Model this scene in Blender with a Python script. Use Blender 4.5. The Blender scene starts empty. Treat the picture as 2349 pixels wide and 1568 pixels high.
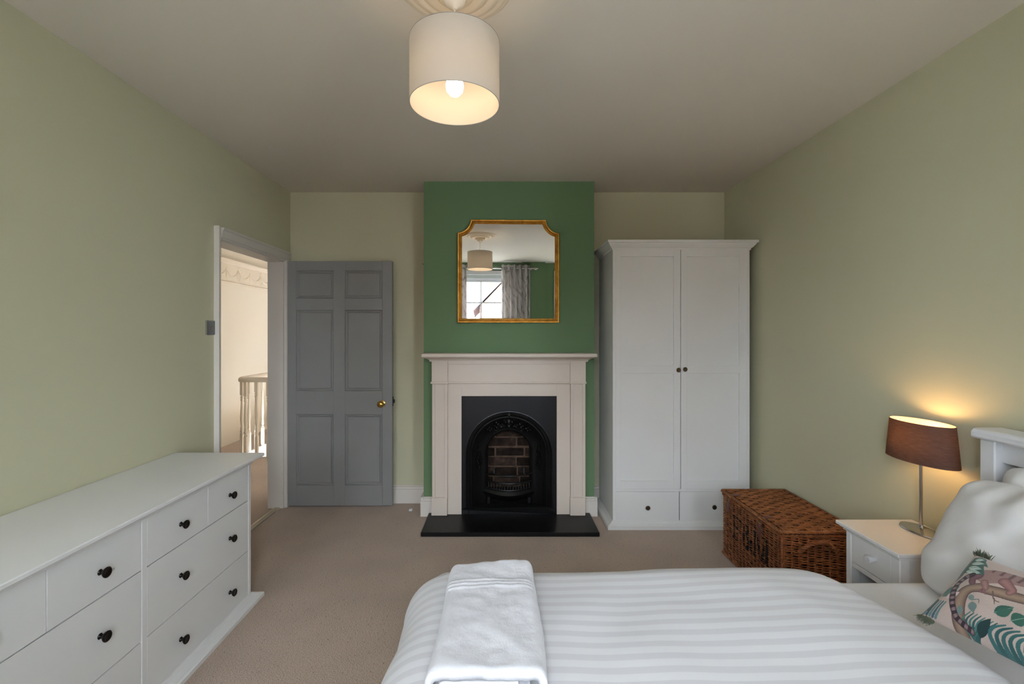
import bpy, bmesh, math, random
import numpy as np
from mathutils import Vector, Matrix, noise

random.seed(7)
PI = math.pi
SC = bpy.context.scene
COL = SC.collection

# ------------------------------------------------------------------ camera, sky, sun, exposure
cam_d = bpy.data.cameras.new('camera')
cam_d.sensor_width = 36.0
cam_d.lens = 16.0
cam_d.shift_x = 24.5 / 2349
cam_d.shift_y = -19.0 / 2349
cam_d.clip_start = 0.02
cam = bpy.data.objects.new('camera', cam_d)
cam.location = (0, 0, 1.4)
cam.rotation_euler = (PI / 2, 0, 0)
COL.objects.link(cam)
SC.camera = cam

W = bpy.data.worlds.new('sky')
W.use_nodes = True
SC.world = W
bgn = W.node_tree.nodes['Background']
bgn.inputs['Color'].default_value = (0.80, 0.885, 1.0, 1)
bgn.inputs['Strength'].default_value = 28.5

sun_d = bpy.data.lights.new('sun', 'SUN')
sun_d.energy = 5.0
sun_d.angle = 0.02
sun_d.color = (1.0, 0.93, 0.82)
sun = bpy.data.objects.new('sun', sun_d)
sun.rotation_euler = Vector((-0.16, -0.80, -0.60)).to_track_quat('-Z', 'Y').to_euler()
sun.location = (6, 14, 12)
COL.objects.link(sun)

def portal(name, x0, x1, z0, z1, y, inward):
    d = bpy.data.lights.new(name, 'AREA')
    d.shape = 'RECTANGLE'
    d.size = x1 - x0
    d.size_y = z1 - z0
    d.cycles.is_portal = True
    o = bpy.data.objects.new(name, d)
    o.location = ((x0 + x1) / 2, y, (z0 + z1) / 2)
    o.rotation_euler = Vector((0, inward, 0)).to_track_quat('-Z', 'Z').to_euler()
    COL.objects.link(o)

# daylight openings (x0, x1, z0, z1) of the window wall and of the stair window
WIN = [(-0.62, 0.36, 0.72, 2.38), (1.14, 1.74, 0.72, 2.38), (-1.64, -1.10, 0.80, 2.38)]  # last opening is an unseen window added for more daylight
HWIN = (-2.75, -2.38, 1.25, 1.80)
for i, (a, b, c, d) in enumerate(WIN):
    portal('daylight_portal', a, b, c, d, -0.80, 1)
portal('daylight_portal', HWIN[0], HWIN[1], HWIN[2], HWIN[3], 7.72, -1)

vs = SC.view_settings
vs.view_transform = 'Standard'
vs.look = 'None'
SC.cycles.use_light_tree = False
vs.exposure = 0.12
vs.gamma = 1.0
vs.use_curve_mapping = False
SC.cycles.use_denoising = True
SC.cycles.use_adaptive_sampling = True
SC.cycles.adaptive_threshold = 0.04
SC.cycles.max_bounces = 7
SC.cycles.diffuse_bounces = 4
SC.cycles.glossy_bounces = 3
SC.cycles.transparent_max_bounces = 8
SC.cycles.sample_clamp_indirect = 8.0

# ------------------------------------------------------------------ materials
def srgb(c):
    def f(v):
        v /= 255.0
        return v / 12.92 if v <= 0.04045 else ((v + 0.055) / 1.055) ** 2.4
    return (f(c[0]), f(c[1]), f(c[2]), 1.0)

class NT:
    """small node-tree helper"""
    def __init__(s, name):
        s.m = bpy.data.materials.new(name)
        s.m.use_nodes = True
        s.t = s.m.node_tree
        s.b = s.t.nodes['Principled BSDF']
        s.out = s.t.nodes['Material Output']
    def n(s, typ, **kw):
        nd = s.t.nodes.new(typ)
        for k, v in kw.items():
            setattr(nd, k, v)
        return nd
    def l(s, a, b):
        s.t.links.new(a, b)
    def coord(s, scale=(1, 1, 1), rot=(0, 0, 0)):
        tc = s.n('ShaderNodeTexCoord')
        mp = s.n('ShaderNodeMapping')
        mp.inputs['Scale'].default_value = scale
        mp.inputs['Rotation'].default_value = rot
        s.l(tc.outputs['Object'], mp.inputs['Vector'])
        return mp.outputs['Vector']
    def noise(s, vec, scale, detail=3, rough=0.5):
        nd = s.n('ShaderNodeTexNoise')
        nd.inputs['Scale'].default_value = scale
        nd.inputs['Detail'].default_value = detail
        nd.inputs['Roughness'].default_value = rough
        s.l(vec, nd.inputs['Vector'])
        return nd.outputs['Fac']
    def ramp(s, fac, stops, interp='LINEAR'):
        r = s.n('ShaderNodeValToRGB')
        r.color_ramp.interpolation = interp
        e = r.color_ramp.elements
        while len(e) < len(stops):
            e.new(0.5)
        for i, (p, c) in enumerate(stops):
            e[i].position = p
            e[i].color = c
        s.l(fac, r.inputs['Fac'])
        return r.outputs['Color']
    def bump(s, h, strength, dist):
        bn = s.n('ShaderNodeBump')
        bn.inputs['Strength'].default_value = strength
        bn.inputs['Distance'].default_value = dist
        s.l(h, bn.inputs['Height'])
        s.l(bn.outputs['Normal'], s.b.inputs['Normal'])
        return bn
    def mix(s, fac, a, b, blend='MIX'):
        mx = s.n('ShaderNodeMix', data_type='RGBA', blend_type=blend)
        for sock, v in ((mx.inputs[0], fac), (mx.inputs[6], a), (mx.inputs[7], b)):
            if hasattr(v, 'links'):
                s.l(v, sock)
            else:
                sock.default_value = v
        return mx.outputs[2]
    def base(s, v):
        if hasattr(v, 'links'):
            s.l(v, s.b.inputs['Base Color'])
        else:
            s.b.inputs['Base Color'].default_value = v
    def set(s, rough=None, metal=None, spec=None, sheen=None):
        if rough is not None: s.b.inputs['Roughness'].default_value = rough
        if metal is not None: s.b.inputs['Metallic'].default_value = metal
        if spec is not None: s.b.inputs['Specular IOR Level'].default_value = spec
        if sheen is not None: s.b.inputs['Sheen Weight'].default_value = sheen

def mul(c, k):
    return (min(1, c[0] * k), min(1, c[1] * k), min(1, c[2] * k), 1)

def paint(name, rgb, rough=0.5, var=0.05, nscale=3.0, bump=0.0, bscale=120.0, bdist=0.001, metal=0.0, spec=0.5):
    t = NT(name)
    c = srgb(rgb)
    v = t.coord()
    f = t.noise(v, nscale, 4 if var > 0.08 else 0)
    t.base(t.ramp(f, [(0.25, mul(c, 1 - var)), (0.75, mul(c, 1 + var))]))
    t.set(rough, metal, spec)
    if bump > 0.12:
        t.bump(t.noise(v, bscale, 2), bump, bdist)
    return t.m

M = {}
M['sage'] = paint('sage_wall_paint', (199, 196, 167), 0.75, 0.02, 1.2, 0.12, 90, 0.002, spec=0.3)
M['green'] = paint('green_feature_paint', (100, 127, 92), 0.7, 0.02, 1.5, 0.12, 90, 0.002, spec=0.3)
M['ceil'] = paint('ceiling_paint', (218, 210, 198), 0.85, 0.015, 1.0, 0.08, 60, 0.002, spec=0.2)
M['cream'] = paint('hall_cream_paint', (230, 220, 204), 0.8, 0.015, 1.0, spec=0.2)
M['plaster'] = paint('plaster_white', (226, 214, 196), 0.8, 0.02, 6.0, spec=0.2)
M['gloss'] = paint('off_white_woodwork', (216, 209, 200), 0.42, 0.02, 5.0, 0.05, 40, 0.001, spec=0.4)
M['mantel'] = paint('mantel_eggshell', (212, 199, 186), 0.5, 0.02, 5.0, 0.06, 50, 0.001, spec=0.4)
M['white'] = paint('white_furniture_lacquer', (224, 223, 221), 0.38, 0.012, 4.0, spec=0.45)
M['white2'] = paint('bed_white_paint', (222, 222, 224), 0.35, 0.012, 4.0, spec=0.45)
M['doorgrey'] = paint('grey_door_paint', (138, 138, 137), 0.42, 0.03, 5.0, 0.05, 70, 0.001, spec=0.4)
M['castiron'] = paint('black_cast_iron', (14, 13, 13), 0.42, 0.25, 9.0, 0.35, 45, 0.003, spec=0.4)
M['castplate'] = paint('black_leaded_plate', (17, 16, 19), 0.42, 0.3, 6.0, 0.25, 14, 0.003, spec=0.3)
M['slate'] = paint('slate_hearth', (15, 14, 15), 0.42, 0.2, 8.0, 0.2, 30, 0.002, spec=0.3)
M['darkknob'] = paint('dark_bronze', (40, 36, 33), 0.28, 0.1, 10, metal=0.85)
M['bronzeknob'] = paint('aged_bronze', (92, 82, 66), 0.35, 0.15, 30, metal=0.9)
M['brass'] = paint('polished_brass', (214, 170, 88), 0.18, 0.08, 14, metal=1.0)
M['brassold'] = paint('worn_brass', (150, 118, 78), 0.4, 0.15, 40, metal=0.9)
M['chrome'] = paint('brushed_chrome', (190, 188, 186), 0.16, 0.03, 10, metal=1.0)
M['steel'] = paint('satin_switch_plate', (120, 120, 122), 0.4, 0.03, 10, metal=0.35)
M['silver'] = paint('threshold_metal', (190, 180, 160), 0.25, 0.05, 10, metal=0.9)
M['blackmetal'] = paint('black_lock_metal', (16, 15, 15), 0.45, 0.1, 10, metal=0.3)
M['leather'] = paint('brown_leather', (96, 54, 42), 0.5, 0.12, 40, 0.2, 120, 0.001)
M['mortar'] = paint('sooty_mortar', (92, 74, 62), 0.95, 0.4, 14, 0.8, 60, 0.006, spec=0.1)
M['darkinner'] = paint('wicker_shadow_lining', (46, 26, 14), 0.9, 0.2, 20, spec=0.1)  # dark brown stands in for the shade between wicker strands
M['inklet'] = paint('black_stencil_ink', (18, 16, 16), 0.6, 0.2, 40)
M['cupwhite'] = paint('white_plastic', (232, 226, 218), 0.4, 0.01, 5)
M['rimgrey'] = paint('grey_shade_rim', (150, 152, 150), 0.6, 0.02, 5)
M['ash'] = paint('ash_floor', (12, 11, 11), 0.95, 0.3, 20, spec=0.1)
M['roof'] = paint('slate_roof', (96, 97, 102), 0.7, 0.25, 1.2)
M['render'] = paint('pale_render', (120, 116, 108), 0.8, 0.05, 1.0)
M['ground'] = paint('street_ground', (205, 200, 192), 0.9, 0.1, 0.4)

def brickmat():
    t = NT('sooted_brick')
    v = t.coord()
    f = t.noise(v, 16, 5, 0.65)
    f2 = t.noise(v, 5, 2)
    c1 = t.ramp(f, [(0.25, srgb((30, 27, 26))), (0.5, srgb((58, 50, 46))), (0.8, srgb((98, 82, 70)))])
    oi = t.n('ShaderNodeObjectInfo')
    c2 = t.mix(oi.outputs['Random'], srgb((150, 140, 132)), srgb((255, 240, 228)))
    t.base(t.mix(1.0, c1, c2, 'MULTIPLY'))
    t.set(0.95, 0, 0.15)
    t.bump(t.noise(v, 60, 4), 0.8, 0.006)
    return t.m
M['brick'] = brickmat()

def extbrick():
    t = NT('neighbour_brick')
    v = t.coord((1, 1, 1), (PI / 2, 0, 0))
    b = t.n('ShaderNodeTexBrick')
    b.inputs['Scale'].default_value = 4.0
    b.inputs['Color1'].default_value = srgb((104, 54, 40))
    b.inputs['Color2'].default_value = srgb((122, 72, 54))
    b.inputs['Mortar'].default_value = srgb((120, 108, 98))
    t.l(v, b.inputs['Vector'])
    t.base(b.outputs['Color'])
    t.set(0.9)
    return t.m
M['extbrick'] = extbrick()

def carpet(name, rgb):
    t = NT(name)
    v = t.coord()
    c = srgb(rgb)
    f = t.noise(v, 210, 1, 0.7)
    big = t.noise(v, 3.0, 1)
    base = t.ramp(f, [(0.28, mul(c, 0.66)), (0.5, c), (0.72, mul(c, 1.22))])
    base = t.mix(1.0, base, t.ramp(big, [(0.3, (0.93, 0.93, 0.93, 1)), (0.7, (1.05, 1.04, 1.03, 1))]), 'MULTIPLY')
    vo = t.n('ShaderNodeTexVoronoi')
    vo.inputs['Scale'].default_value = 52
    t.l(v, vo.inputs['Vector'])
    spot = t.ramp(vo.outputs['Distance'], [(0.08, (1, 1, 1, 1)), (0.17, (0, 0, 0, 1))])
    gate = t.n('ShaderNodeSeparateColor')
    t.l(vo.outputs['Color'], gate.inputs['Color'])
    g2 = t.ramp(gate.outputs['Red'], [(0.45, (0, 0, 0, 1)), (0.52, (1, 1, 1, 1))])
    fac = t.mix(1.0, spot, g2, 'MULTIPLY')
    t.base(t.mix(fac, base, mul(c, 0.34)))
    t.set(0.95, 0, 0.15, 0.2)
    vb = t.n('ShaderNodeTexVoronoi')
    vb.inputs['Scale'].default_value = 150
    t.l(v, vb.inputs['Vector'])
    t.bump(vb.outputs['Distance'], 0.5, 0.004)
    return t.m
M['carpet'] = carpet('berber_carpet', (172, 152, 136))

def glassmat():
    t = NT('window_glass')
    tr = t.n('ShaderNodeBsdfTransparent')
    gl = t.n('ShaderNodeBsdfGlossy')
    gl.inputs['Roughness'].default_value = 0.0
    mx = t.n('ShaderNodeMixShader')
    mx.inputs[0].default_value = 0.05
    t.l(tr.outputs[0], mx.inputs[1])
    t.l(gl.outputs[0], mx.inputs[2])
    t.l(mx.outputs[0], t.out.inputs['Surface'])
    return t.m
M['glass'] = glassmat()

def mirrormat():
    t = NT('silvered_mirror')
    t.base((0.93, 0.93, 0.92, 1))
    t.set(0.0, 1.0)
    return t.m
M['mirror'] = mirrormat()

def goldmat():
    t = NT('gilt_frame')
    v = t.coord()
    t.base(t.ramp(t.noise(v, 30, 4), [(0.3, srgb((176, 124, 46))), (0.7, srgb((214, 164, 78)))]))
    t.set(0.36, 0.8)
    t.bump(t.noise(v, 120, 3), 0.15, 0.001)
    return t.m
M['gold'] = goldmat()

def shademat(name, outer, trans, weave=0.0, tw=0.4):
    t = NT(name)
    v = t.coord()
    df = t.n('ShaderNodeBsdfDiffuse')
    tl = t.n('ShaderNodeBsdfTranslucent')
    col = srgb(outer)
    if weave:
        f = t.noise(t.coord((40, 40, 900)), 1.0, 3, 0.6)
        cc = t.ramp(f, [(0.3, mul(col, 1 - weave)), (0.7, mul(col, 1 + weave))])
        t.l(cc, df.inputs['Color'])
        t.l(t.ramp(f, [(0.3, mul(srgb(trans), 1 - weave)), (0.7, mul(srgb(trans), 1 + weave))]), tl.inputs['Color'])
    else:
        df.inputs['Color'].default_value = col
    tl.inputs['Color'].default_value = srgb(trans)
    mx = t.n('ShaderNodeMixShader')
    mx.inputs[0].default_value = tw
    t.l(df.outputs[0], mx.inputs[1])
    t.l(tl.outputs[0], mx.inputs[2])
    t.l(mx.outputs[0], t.out.inputs['Surface'])
    return t.m
M['pshade'] = shademat('white_drum_shade', (230, 228, 224), (252, 248, 242), 0, 0.54)
M['plining'] = shademat('cream_shade_lining', (244, 240, 232), (250, 247, 242), 0, 0.56)
M['lshade'] = shademat('brown_linen_shade', (94, 82, 80), (206, 186, 176), 0.3, 0.52)
M['llining'] = shademat('cream_lamp_lining', (226, 210, 190), (236, 226, 212), 0, 0.35)

def emit(name, rgb, k):
    t = NT(name)
    em = t.n('ShaderNodeEmission')
    em.inputs['Color'].default_value = srgb(rgb)
    em.inputs['Strength'].default_value = k
    t.l(em.outputs[0], t.out.inputs['Surface'])
    return t.m
M['bulb'] = emit('lit_frosted_bulb', (255, 222, 182), 21.0)
M['bulb2'] = emit('lit_lamp_bulb', (255, 204, 140), 105.0)

def fabric(name, rgb, rough=0.85, bscale=500, bstr=0.15, big=0.0, bigscale=9.0, bigd=0.01, sheen=0.1):
    t = NT(name)
    v = t.coord()
    c = srgb(rgb)
    t.base(t.ramp(t.noise(v, 4, 3), [(0.3, mul(c, 0.985)), (0.7, mul(c, 1.01))]))
    t.set(rough, 0, 0.2, sheen)
    h = t.noise(v, bscale, 2)
    bn = t.bump(h, bstr, 0.001)
    if big:
        b2 = t.n('ShaderNodeBump')
        b2.inputs['Strength'].default_value = big
        b2.inputs['Distance'].default_value = bigd
        t.l(t.noise(v, bigscale, 3, 0.45), b2.inputs['Height'])
        t.l(b2.outputs['Normal'], bn.inputs['Normal'])
    return t.m
M['cotton'] = fabric('white_cotton', (224, 222, 221), 0.85, 700, 0.08, 0.35, 10, 0.012)
M['terry'] = fabric('white_terry', (203, 202, 205), 0.95, 420, 0.6, 0.4, 60, 0.003, 0.2)

def stripes():
    t = NT('satin_stripe_duvet')
    tc = t.n('ShaderNodeTexCoord')
    uv = t.n('ShaderNodeSeparateXYZ')
    t.l(tc.outputs['UV'], uv.inputs[0])
    m = t.n('ShaderNodeMath', operation='FRACT')
    k = t.n('ShaderNodeMath', operation='MULTIPLY')
    k.inputs[1].default_value = 1 / 0.044
    t.l(uv.outputs['Y'], k.inputs[0])
    t.l(k.outputs[0], m.inputs[0])
    st = t.ramp(m.outputs[0], [(0.0, (0, 0, 0, 1)), (0.04, (1, 1, 1, 1)), (0.47, (1, 1, 1, 1)), (0.52, (0, 0, 0, 1))])
    t.base(t.mix(st, srgb((212, 211, 212)), srgb((200, 198, 200))))
    t.l(t.mix(st, (0.75, 0.75, 0.75, 1), (0.5, 0.5, 0.5, 1)), t.b.inputs['Roughness'])
    t.set(None, 0, 0.25, 0.1)
    v = t.coord()
    bn = t.bump(t.noise(v, 600, 2), 0.05, 0.001)
    b2 = t.n('ShaderNodeBump')
    b2.inputs['Strength'].default_value = 0.25
    b2.inputs['Distance'].default_value = 0.012
    t.l(t.noise(v, 7, 3, 0.45), b2.inputs['Height'])
    t.l(b2.outputs['Normal'], bn.inputs['Normal'])
    return t.m
M['duvet'] = stripes()

def wicker(name, dark, mid, light):
    t = NT(name)
    v = t.coord()
    f = t.noise(v, 26, 4, 0.7)
    f2 = t.noise(t.coord((8, 8, 130)), 1.0, 2)
    c = t.ramp(f, [(0.25, srgb(dark)), (0.5, srgb(mid)), (0.78, srgb(light))])
    t.base(t.mix(1.0, c, t.ramp(f2, [(0.3, (0.7, 0.7, 0.7, 1)), (0.7, (1.15, 1.12, 1.1, 1))]), 'MULTIPLY'))
    t.set(0.5, 0, 0.4)
    return t.m
M['wicker'] = wicker('brown_willow', (90, 50, 29), (140, 84, 49), (178, 116, 74))
M['wickerlid'] = wicker('brown_willow_lid', (90, 52, 29), (136, 84, 47), (166, 108, 64))

def curtainmat():
    t = NT('grey_feather_curtain')
    v = t.coord((1, 1, 0.55), (0, 0.5, 0))
    f = t.noise(v, 14, 5, 0.7)
    w = t.n('ShaderNodeTexWave')
    w.inputs['Scale'].default_value = 5
    w.inputs['Distortion'].default_value = 14
    w.inputs['Detail'].default_value = 4
    t.l(v, w.inputs['Vector'])
    c = t.ramp(w.outputs['Fac'], [(0.0, srgb((118, 112, 116))), (0.22, srgb((198, 194, 198))), (0.6, srgb((232, 230, 230)))])
    t.base(t.mix(t.ramp(f, [(0.4, (0, 0, 0, 1)), (0.62, (1, 1, 1, 1))]), c, srgb((226, 222, 222))))
    t.set(0.85, 0, 0.2)
    tl = t.n('ShaderNodeBsdfTranslucent')
    tl.inputs['Color'].default_value = srgb((235, 228, 220))
    mx = t.n('ShaderNodeMixShader')
    mx.inputs[0].default_value = 0.3
    t.l(t.b.outputs[0], mx.inputs[1])
    t.l(tl.outputs[0], mx.inputs[2])
    t.l(mx.outputs[0], t.out.inputs['Surface'])
    return t.m
M['curtain'] = curtainmat()

def attrmat(name):
    t = NT(name)
    a = t.n('ShaderNodeAttribute')
    a.attribute_name = 'print'
    v = t.coord()
    w = t.noise(v, 500, 2)
    t.base(t.mix(1.0, a.outputs['Color'], t.ramp(w, [(0.3, (0.88, 0.88, 0.88, 1)), (0.7, (1.06, 1.06, 1.06, 1))]), 'MULTIPLY'))
    t.set(0.75, 0, 0.2, 0.2)
    t.bump(w, 0.2, 0.001)
    return t.m
M['print'] = attrmat('printed_velvet')
M['tassel'] = paint('green_tassel', (78, 84, 66), 0.9, 0.3, 60)

# ------------------------------------------------------------------ mesh builder
class MB:
    def __init__(s):
        s.v = []; s.f = []; s.mi = []; s.uv = None
    def add(s, vs, fs, mi=0):
        o = len(s.v)
        s.v.extend([tuple(p) for p in vs])
        for f in fs:
            s.f.append(tuple(i + o for i in f)); s.mi.append(mi)
        return s
    def box(s, x0, x1, y0, y1, z0, z1, b=0.0, mi=0):
        if x0 > x1: x0, x1 = x1, x0
        if y0 > y1: y0, y1 = y1, y0
        if z0 > z1: z0, z1 = z1, z0
        b = min(b, (x1 - x0) * 0.45, (y1 - y0) * 0.45, (z1 - z0) * 0.45)
        if b <= 0:
            vs = [(x, y, z) for x in (x0, x1) for y in (y0, y1) for z in (z0, z1)]
            fs = [(0, 1, 3, 2), (4, 6, 7, 5), (0, 4, 5, 1), (2, 3, 7, 6), (0, 2, 6, 4), (1, 5, 7, 3)]
            return s.add(vs, fs, mi)
        X = (x0, x1); Y = (y0, y1); Z = (z0, z1)
        vs = []; id = {}
        for i in (0, 1):
            for j in (0, 1):
                for k in (0, 1):
                    sx, sy, sz = (1 if i == 0 else -1), (1 if j == 0 else -1), (1 if k == 0 else -1)
                    id[i, j, k, 'x'] = len(vs); vs.append((X[i], Y[j] + sy * b, Z[k] + sz * b))
                    id[i, j, k, 'y'] = len(vs); vs.append((X[i] + sx * b, Y[j], Z[k] + sz * b))
                    id[i, j, k, 'z'] = len(vs); vs.append((X[i] + sx * b, Y[j] + sy * b, Z[k]))
        fs = []
        for i in (0, 1):
            fs.append([id[i, j, k, 'x'] for j, k in ((0, 0), (1, 0), (1, 1), (0, 1))])
            fs.append([id[j, i, k, 'y'] for j, k in ((0, 0), (1, 0), (1, 1), (0, 1))])
            fs.append([id[j, k, i, 'z'] for j, k in ((0, 0), (1, 0), (1, 1), (0, 1))])
            for j in (0, 1):
                fs.append([id[i, j, 0, 'x'], id[i, j, 1, 'x'], id[i, j, 1, 'y'], id[i, j, 0, 'y']])
                fs.append([id[i, 0, j, 'x'], id[i, 1, j, 'x'], id[i, 1, j, 'z'], id[i, 0, j, 'z']])
                fs.append([id[0, i, j, 'y'], id[1, i, j, 'y'], id[1, i, j, 'z'], id[0, i, j, 'z']])
                for k in (0, 1):
                    fs.append([id[i, j, k, 'x'], id[i, j, k, 'y'], id[i, j, k, 'z']])
        return s.add(vs, fs, mi)
    def tube(s, pts, r, n=8, closed=False, caps=True, mi=0):
        pts = [Vector(p) for p in pts]
        m = len(pts)
        rs = r if isinstance(r, (list, tuple)) else [r] * m
        T = []
        for i in range(m):
            a = pts[i - 1] if (i > 0 or closed) else pts[i]
            b = pts[(i + 1) % m] if (i < m - 1 or closed) else pts[i]
            d = b - a
            T.append(d.normalized() if d.length > 1e-9 else Vector((0, 0, 1)))
        up = Vector((0, 0, 1)) if abs(T[0].z) < 0.9 else Vector((1, 0, 0))
        N = (up - T[0] * up.dot(T[0])).normalized()
        vs = []
        for i in range(m):
            if i:
                N = N - T[i] * N.dot(T[i])
                N = N.normalized() if N.length > 1e-6 else Vector((1, 0, 0))
            B = T[i].cross(N)
            for k in range(n):
                a = 2 * PI * k / n
                vs.append(pts[i] + (N * math.cos(a) + B * math.sin(a)) * rs[i])
        fs = []
        for i in range(m if closed else m - 1):
            j = (i + 1) % m
            for k in range(n):
                fs.append((i * n + k, i * n + (k + 1) % n, j * n + (k + 1) % n, j * n + k))
        if caps and not closed:
            fs.append(tuple(range(n)))
            fs.append(tuple((m - 1) * n + k for k in range(n)))
        return s.add(vs, fs, mi)
    def lathe(s, prof, c=(0, 0, 0), axis='z', n=32, sx=1.0, sy=1.0, mi=0, sign=1):
        """prof: (radius, height) pairs"""
        vs = []
        for r, h in prof:
            for k in range(n):
                a = 2 * PI * k / n
                u, w = r * math.cos(a) * sx, r * math.sin(a) * sy
                if axis == 'z': p = (u, w, h * sign)
                elif axis == 'y': p = (u, h * sign, w)
                else: p = (h * sign, u, w)
                vs.append((p[0] + c[0], p[1] + c[1], p[2] + c[2]))
        fs = []
        m = len(prof)
        for i in range(m - 1):
            for k in range(n):
                fs.append((i * n + k, i * n + (k + 1) % n, (i + 1) * n + (k + 1) % n, (i + 1) * n + k))
        if prof[0][0] > 1e-6: fs.append(tuple(range(n)))
        if prof[-1][0] > 1e-6: fs.append(tuple((m - 1) * n + k for k in range(n)))
        return s.add(vs, fs, mi)
    def shell(s, prof, c=(0, 0, 0), n=48, sx=1.0, sy=1.0, mi=0):
        """closed ring section revolved about z (prof is a closed loop)"""
        vs = []
        m = len(prof)
        for r, h in prof:
            for k in range(n):
                a = 2 * PI * k / n
                vs.append((c[0] + r * math.cos(a) * sx, c[1] + r * math.sin(a) * sy, c[2] + h))
        fs = []
        for i in range(m):
            j = (i + 1) % m
            for k in range(n):
                fs.append((i * n + k, i * n + (k + 1) % n, j * n + (k + 1) % n, j * n + k))
        return s.add(vs, fs, mi)
    def prism(s, poly, fn, mi=0):
        """poly: 2d points; fn(a, b, side) -> 3d point, side 0/1"""
        n = len(poly)
        vs = [fn(a, b, 0) for a, b in poly] + [fn(a, b, 1) for a, b in poly]
        fs = [tuple(range(n)), tuple(range(2 * n - 1, n - 1, -1))]
        for i in range(n):
            j = (i + 1) % n
            fs.append((i, j, n + j, n + i))
        return s.add(vs, fs, mi)
    def sweep(s, path, prof, fn, closed=True, closedprof=True, mi=0):
        """path: 2d points, prof: (inward offset, height); fn(a, b, h) -> 3d"""
        n = len(path)
        P = [Vector((a, b)) for a, b in path]
        rings = []
        for i in range(n):
            if closed or 0 < i < n - 1:
                d1 = (P[i] - P[i - 1]).normalized(); d2 = (P[(i + 1) % n] - P[i]).normalized()
            elif i == 0:
                d1 = d2 = (P[1] - P[0]).normalized()
            else:
                d1 = d2 = (P[-1] - P[-2]).normalized()
            n1 = Vector((-d1.y, d1.x)); n2 = Vector((-d2.y, d2.x))
            mm = n1 + n2
            mm = mm / max(0.35, mm.length_squared / 2) if mm.length > 1e-6 else n1
            rings.append([fn(*(P[i] + mm * o), h) for o, h in prof])
        k = len(prof)
        vs = [p for r in rings for p in r]
        fs = []
        for i in range(n if closed else n - 1):
            j = (i + 1) % n
            for q in range(k if closedprof else k - 1):
                w = (q + 1) % k
                fs.append((i * k + q, i * k + w, j * k + w, j * k + q))
        if not closed and closedprof:
            fs.append(tuple(range(k)))
            fs.append(tuple((n - 1) * k + q for q in range(k)))
        return s.add(vs, fs, mi)
    def ball(s, c, r, rot=None, n=10, m=7, mi=0):
        """ellipsoid, r = (rx, ry, rz)"""
        vs = []; fs = []
        for i in range(m + 1):
            th = PI * i / m
            for k in range(n):
                a = 2 * PI * k / n
                p = Vector((r[0] * math.sin(th) * math.cos(a), r[1] * math.sin(th) * math.sin(a), r[2] * math.cos(th)))
                if rot is not None: p = rot @ p
                vs.append((p.x + c[0], p.y + c[1], p.z + c[2]))
        for i in range(m):
            for k in range(n):
                fs.append((i * n + k, i * n + (k + 1) % n, (i + 1) * n + (k + 1) % n, (i + 1) * n + k))
        return s.add(vs, fs, mi)

ORG = {}

def put(name, mb, mats, parent=None, smooth=False, org=None, recalc=True, auto=True):
    if not isinstance(mats, (list, tuple)): mats = [mats]
    if parent is not None: o3 = Vector(ORG[parent.name])
    else: o3 = Vector(org) if org is not None else Vector((0, 0, 0))
    me = bpy.data.meshes.new(name)
    me.from_pydata([(p[0] - o3.x, p[1] - o3.y, p[2] - o3.z) for p in mb.v], [], mb.f)
    for m in mats: me.materials.append(m)
    if len(mats) > 1: me.polygons.foreach_set('material_index', mb.mi)
    if recalc:
        bm = bmesh.new(); bm.from_mesh(me)
        bmesh.ops.remove_doubles(bm, verts=bm.verts, dist=1e-6)
        bmesh.ops.recalc_face_normals(bm, faces=bm.faces)
        bm.to_mesh(me); bm.free()
    if smooth:
        me.polygons.foreach_set('use_smooth', [True] * len(me.polygons))
        if auto:
            me.set_sharp_from_angle(angle=math.radians(42))
    me.update()
    o = bpy.data.objects.new(name, me)
    COL.objects.link(o)
    if parent is not None:
        o.parent = parent
    else:
        o.location = o3
    ORG[o.name] = tuple(o3)
    return o

def thing(name, label, cat, loc, group=None):
    o = bpy.data.objects.new(name, None)
    o.empty_display_size = 0.1
    COL.objects.link(o)
    o.location = loc
    ORG[o.name] = tuple(loc)
    o['label'] = label; o['category'] = cat
    if group: o['group'] = group
    return o

def tag(o, label, cat, group=None):
    o['label'] = label; o['category'] = cat
    if group: o['group'] = group
    return o

def struct(o, label=None):
    o['kind'] = 'structure'
    if label: o['label'] = label
    return o

def sroot(name, loc, label=None):
    o = bpy.data.objects.new(name, None)
    o.empty_display_size = 0.1
    COL.objects.link(o)
    o.location = loc
    ORG[o.name] = tuple(loc)
    return struct(o, label)

def box(*a, **k):
    return MB().box(*a, **k)

# ------------------------------------------------------------------ room dimensions
XL, XR = -1.75, 1.85
YB = 3.776            # back wall
YC = 3.506            # chimney breast face
BX0, BX1 = -0.598, 0.715
YF = -0.45            # window wall face
ZC = 2.572
DY0, DY1, DZ = 2.815, 3.665, 1.99    # door opening in the left wall

# ------------------------------------------------------------------ structure
struct(put('floor', box(XL - 0.06, XR + 0.1, YF - 0.02, YB + 0.02, -0.12, 0.0), M['carpet']), 'beige speckled loop carpet of the bedroom')
struct(put('ceiling', box(XL - 0.06, XR + 0.1, YF - 0.4, YB + 0.1, ZC, ZC + 0.12), M['ceil']), 'plain white bedroom ceiling')
wl = MB()
wl.box(XL - 0.06, XL, YF - 0.4, DY0, 0, ZC)
wl.box(XL - 0.06, XL, DY1, YB + 0.1, 0, ZC)
wl.box(XL - 0.06, XL, DY0, DY1, DZ, ZC)
struct(put('wall_left', wl, M['sage']), 'pale sage painted wall with the doorway')
struct(put('wall_right', box(XR, XR + 0.1, YF - 0.4, YB + 0.1, 0, ZC), M['sage']), 'pale sage painted wall behind the bed head')
FX0, FX1, FZ = -0.30, 0.42, 0.915      # fireplace opening
wb = MB()
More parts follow.
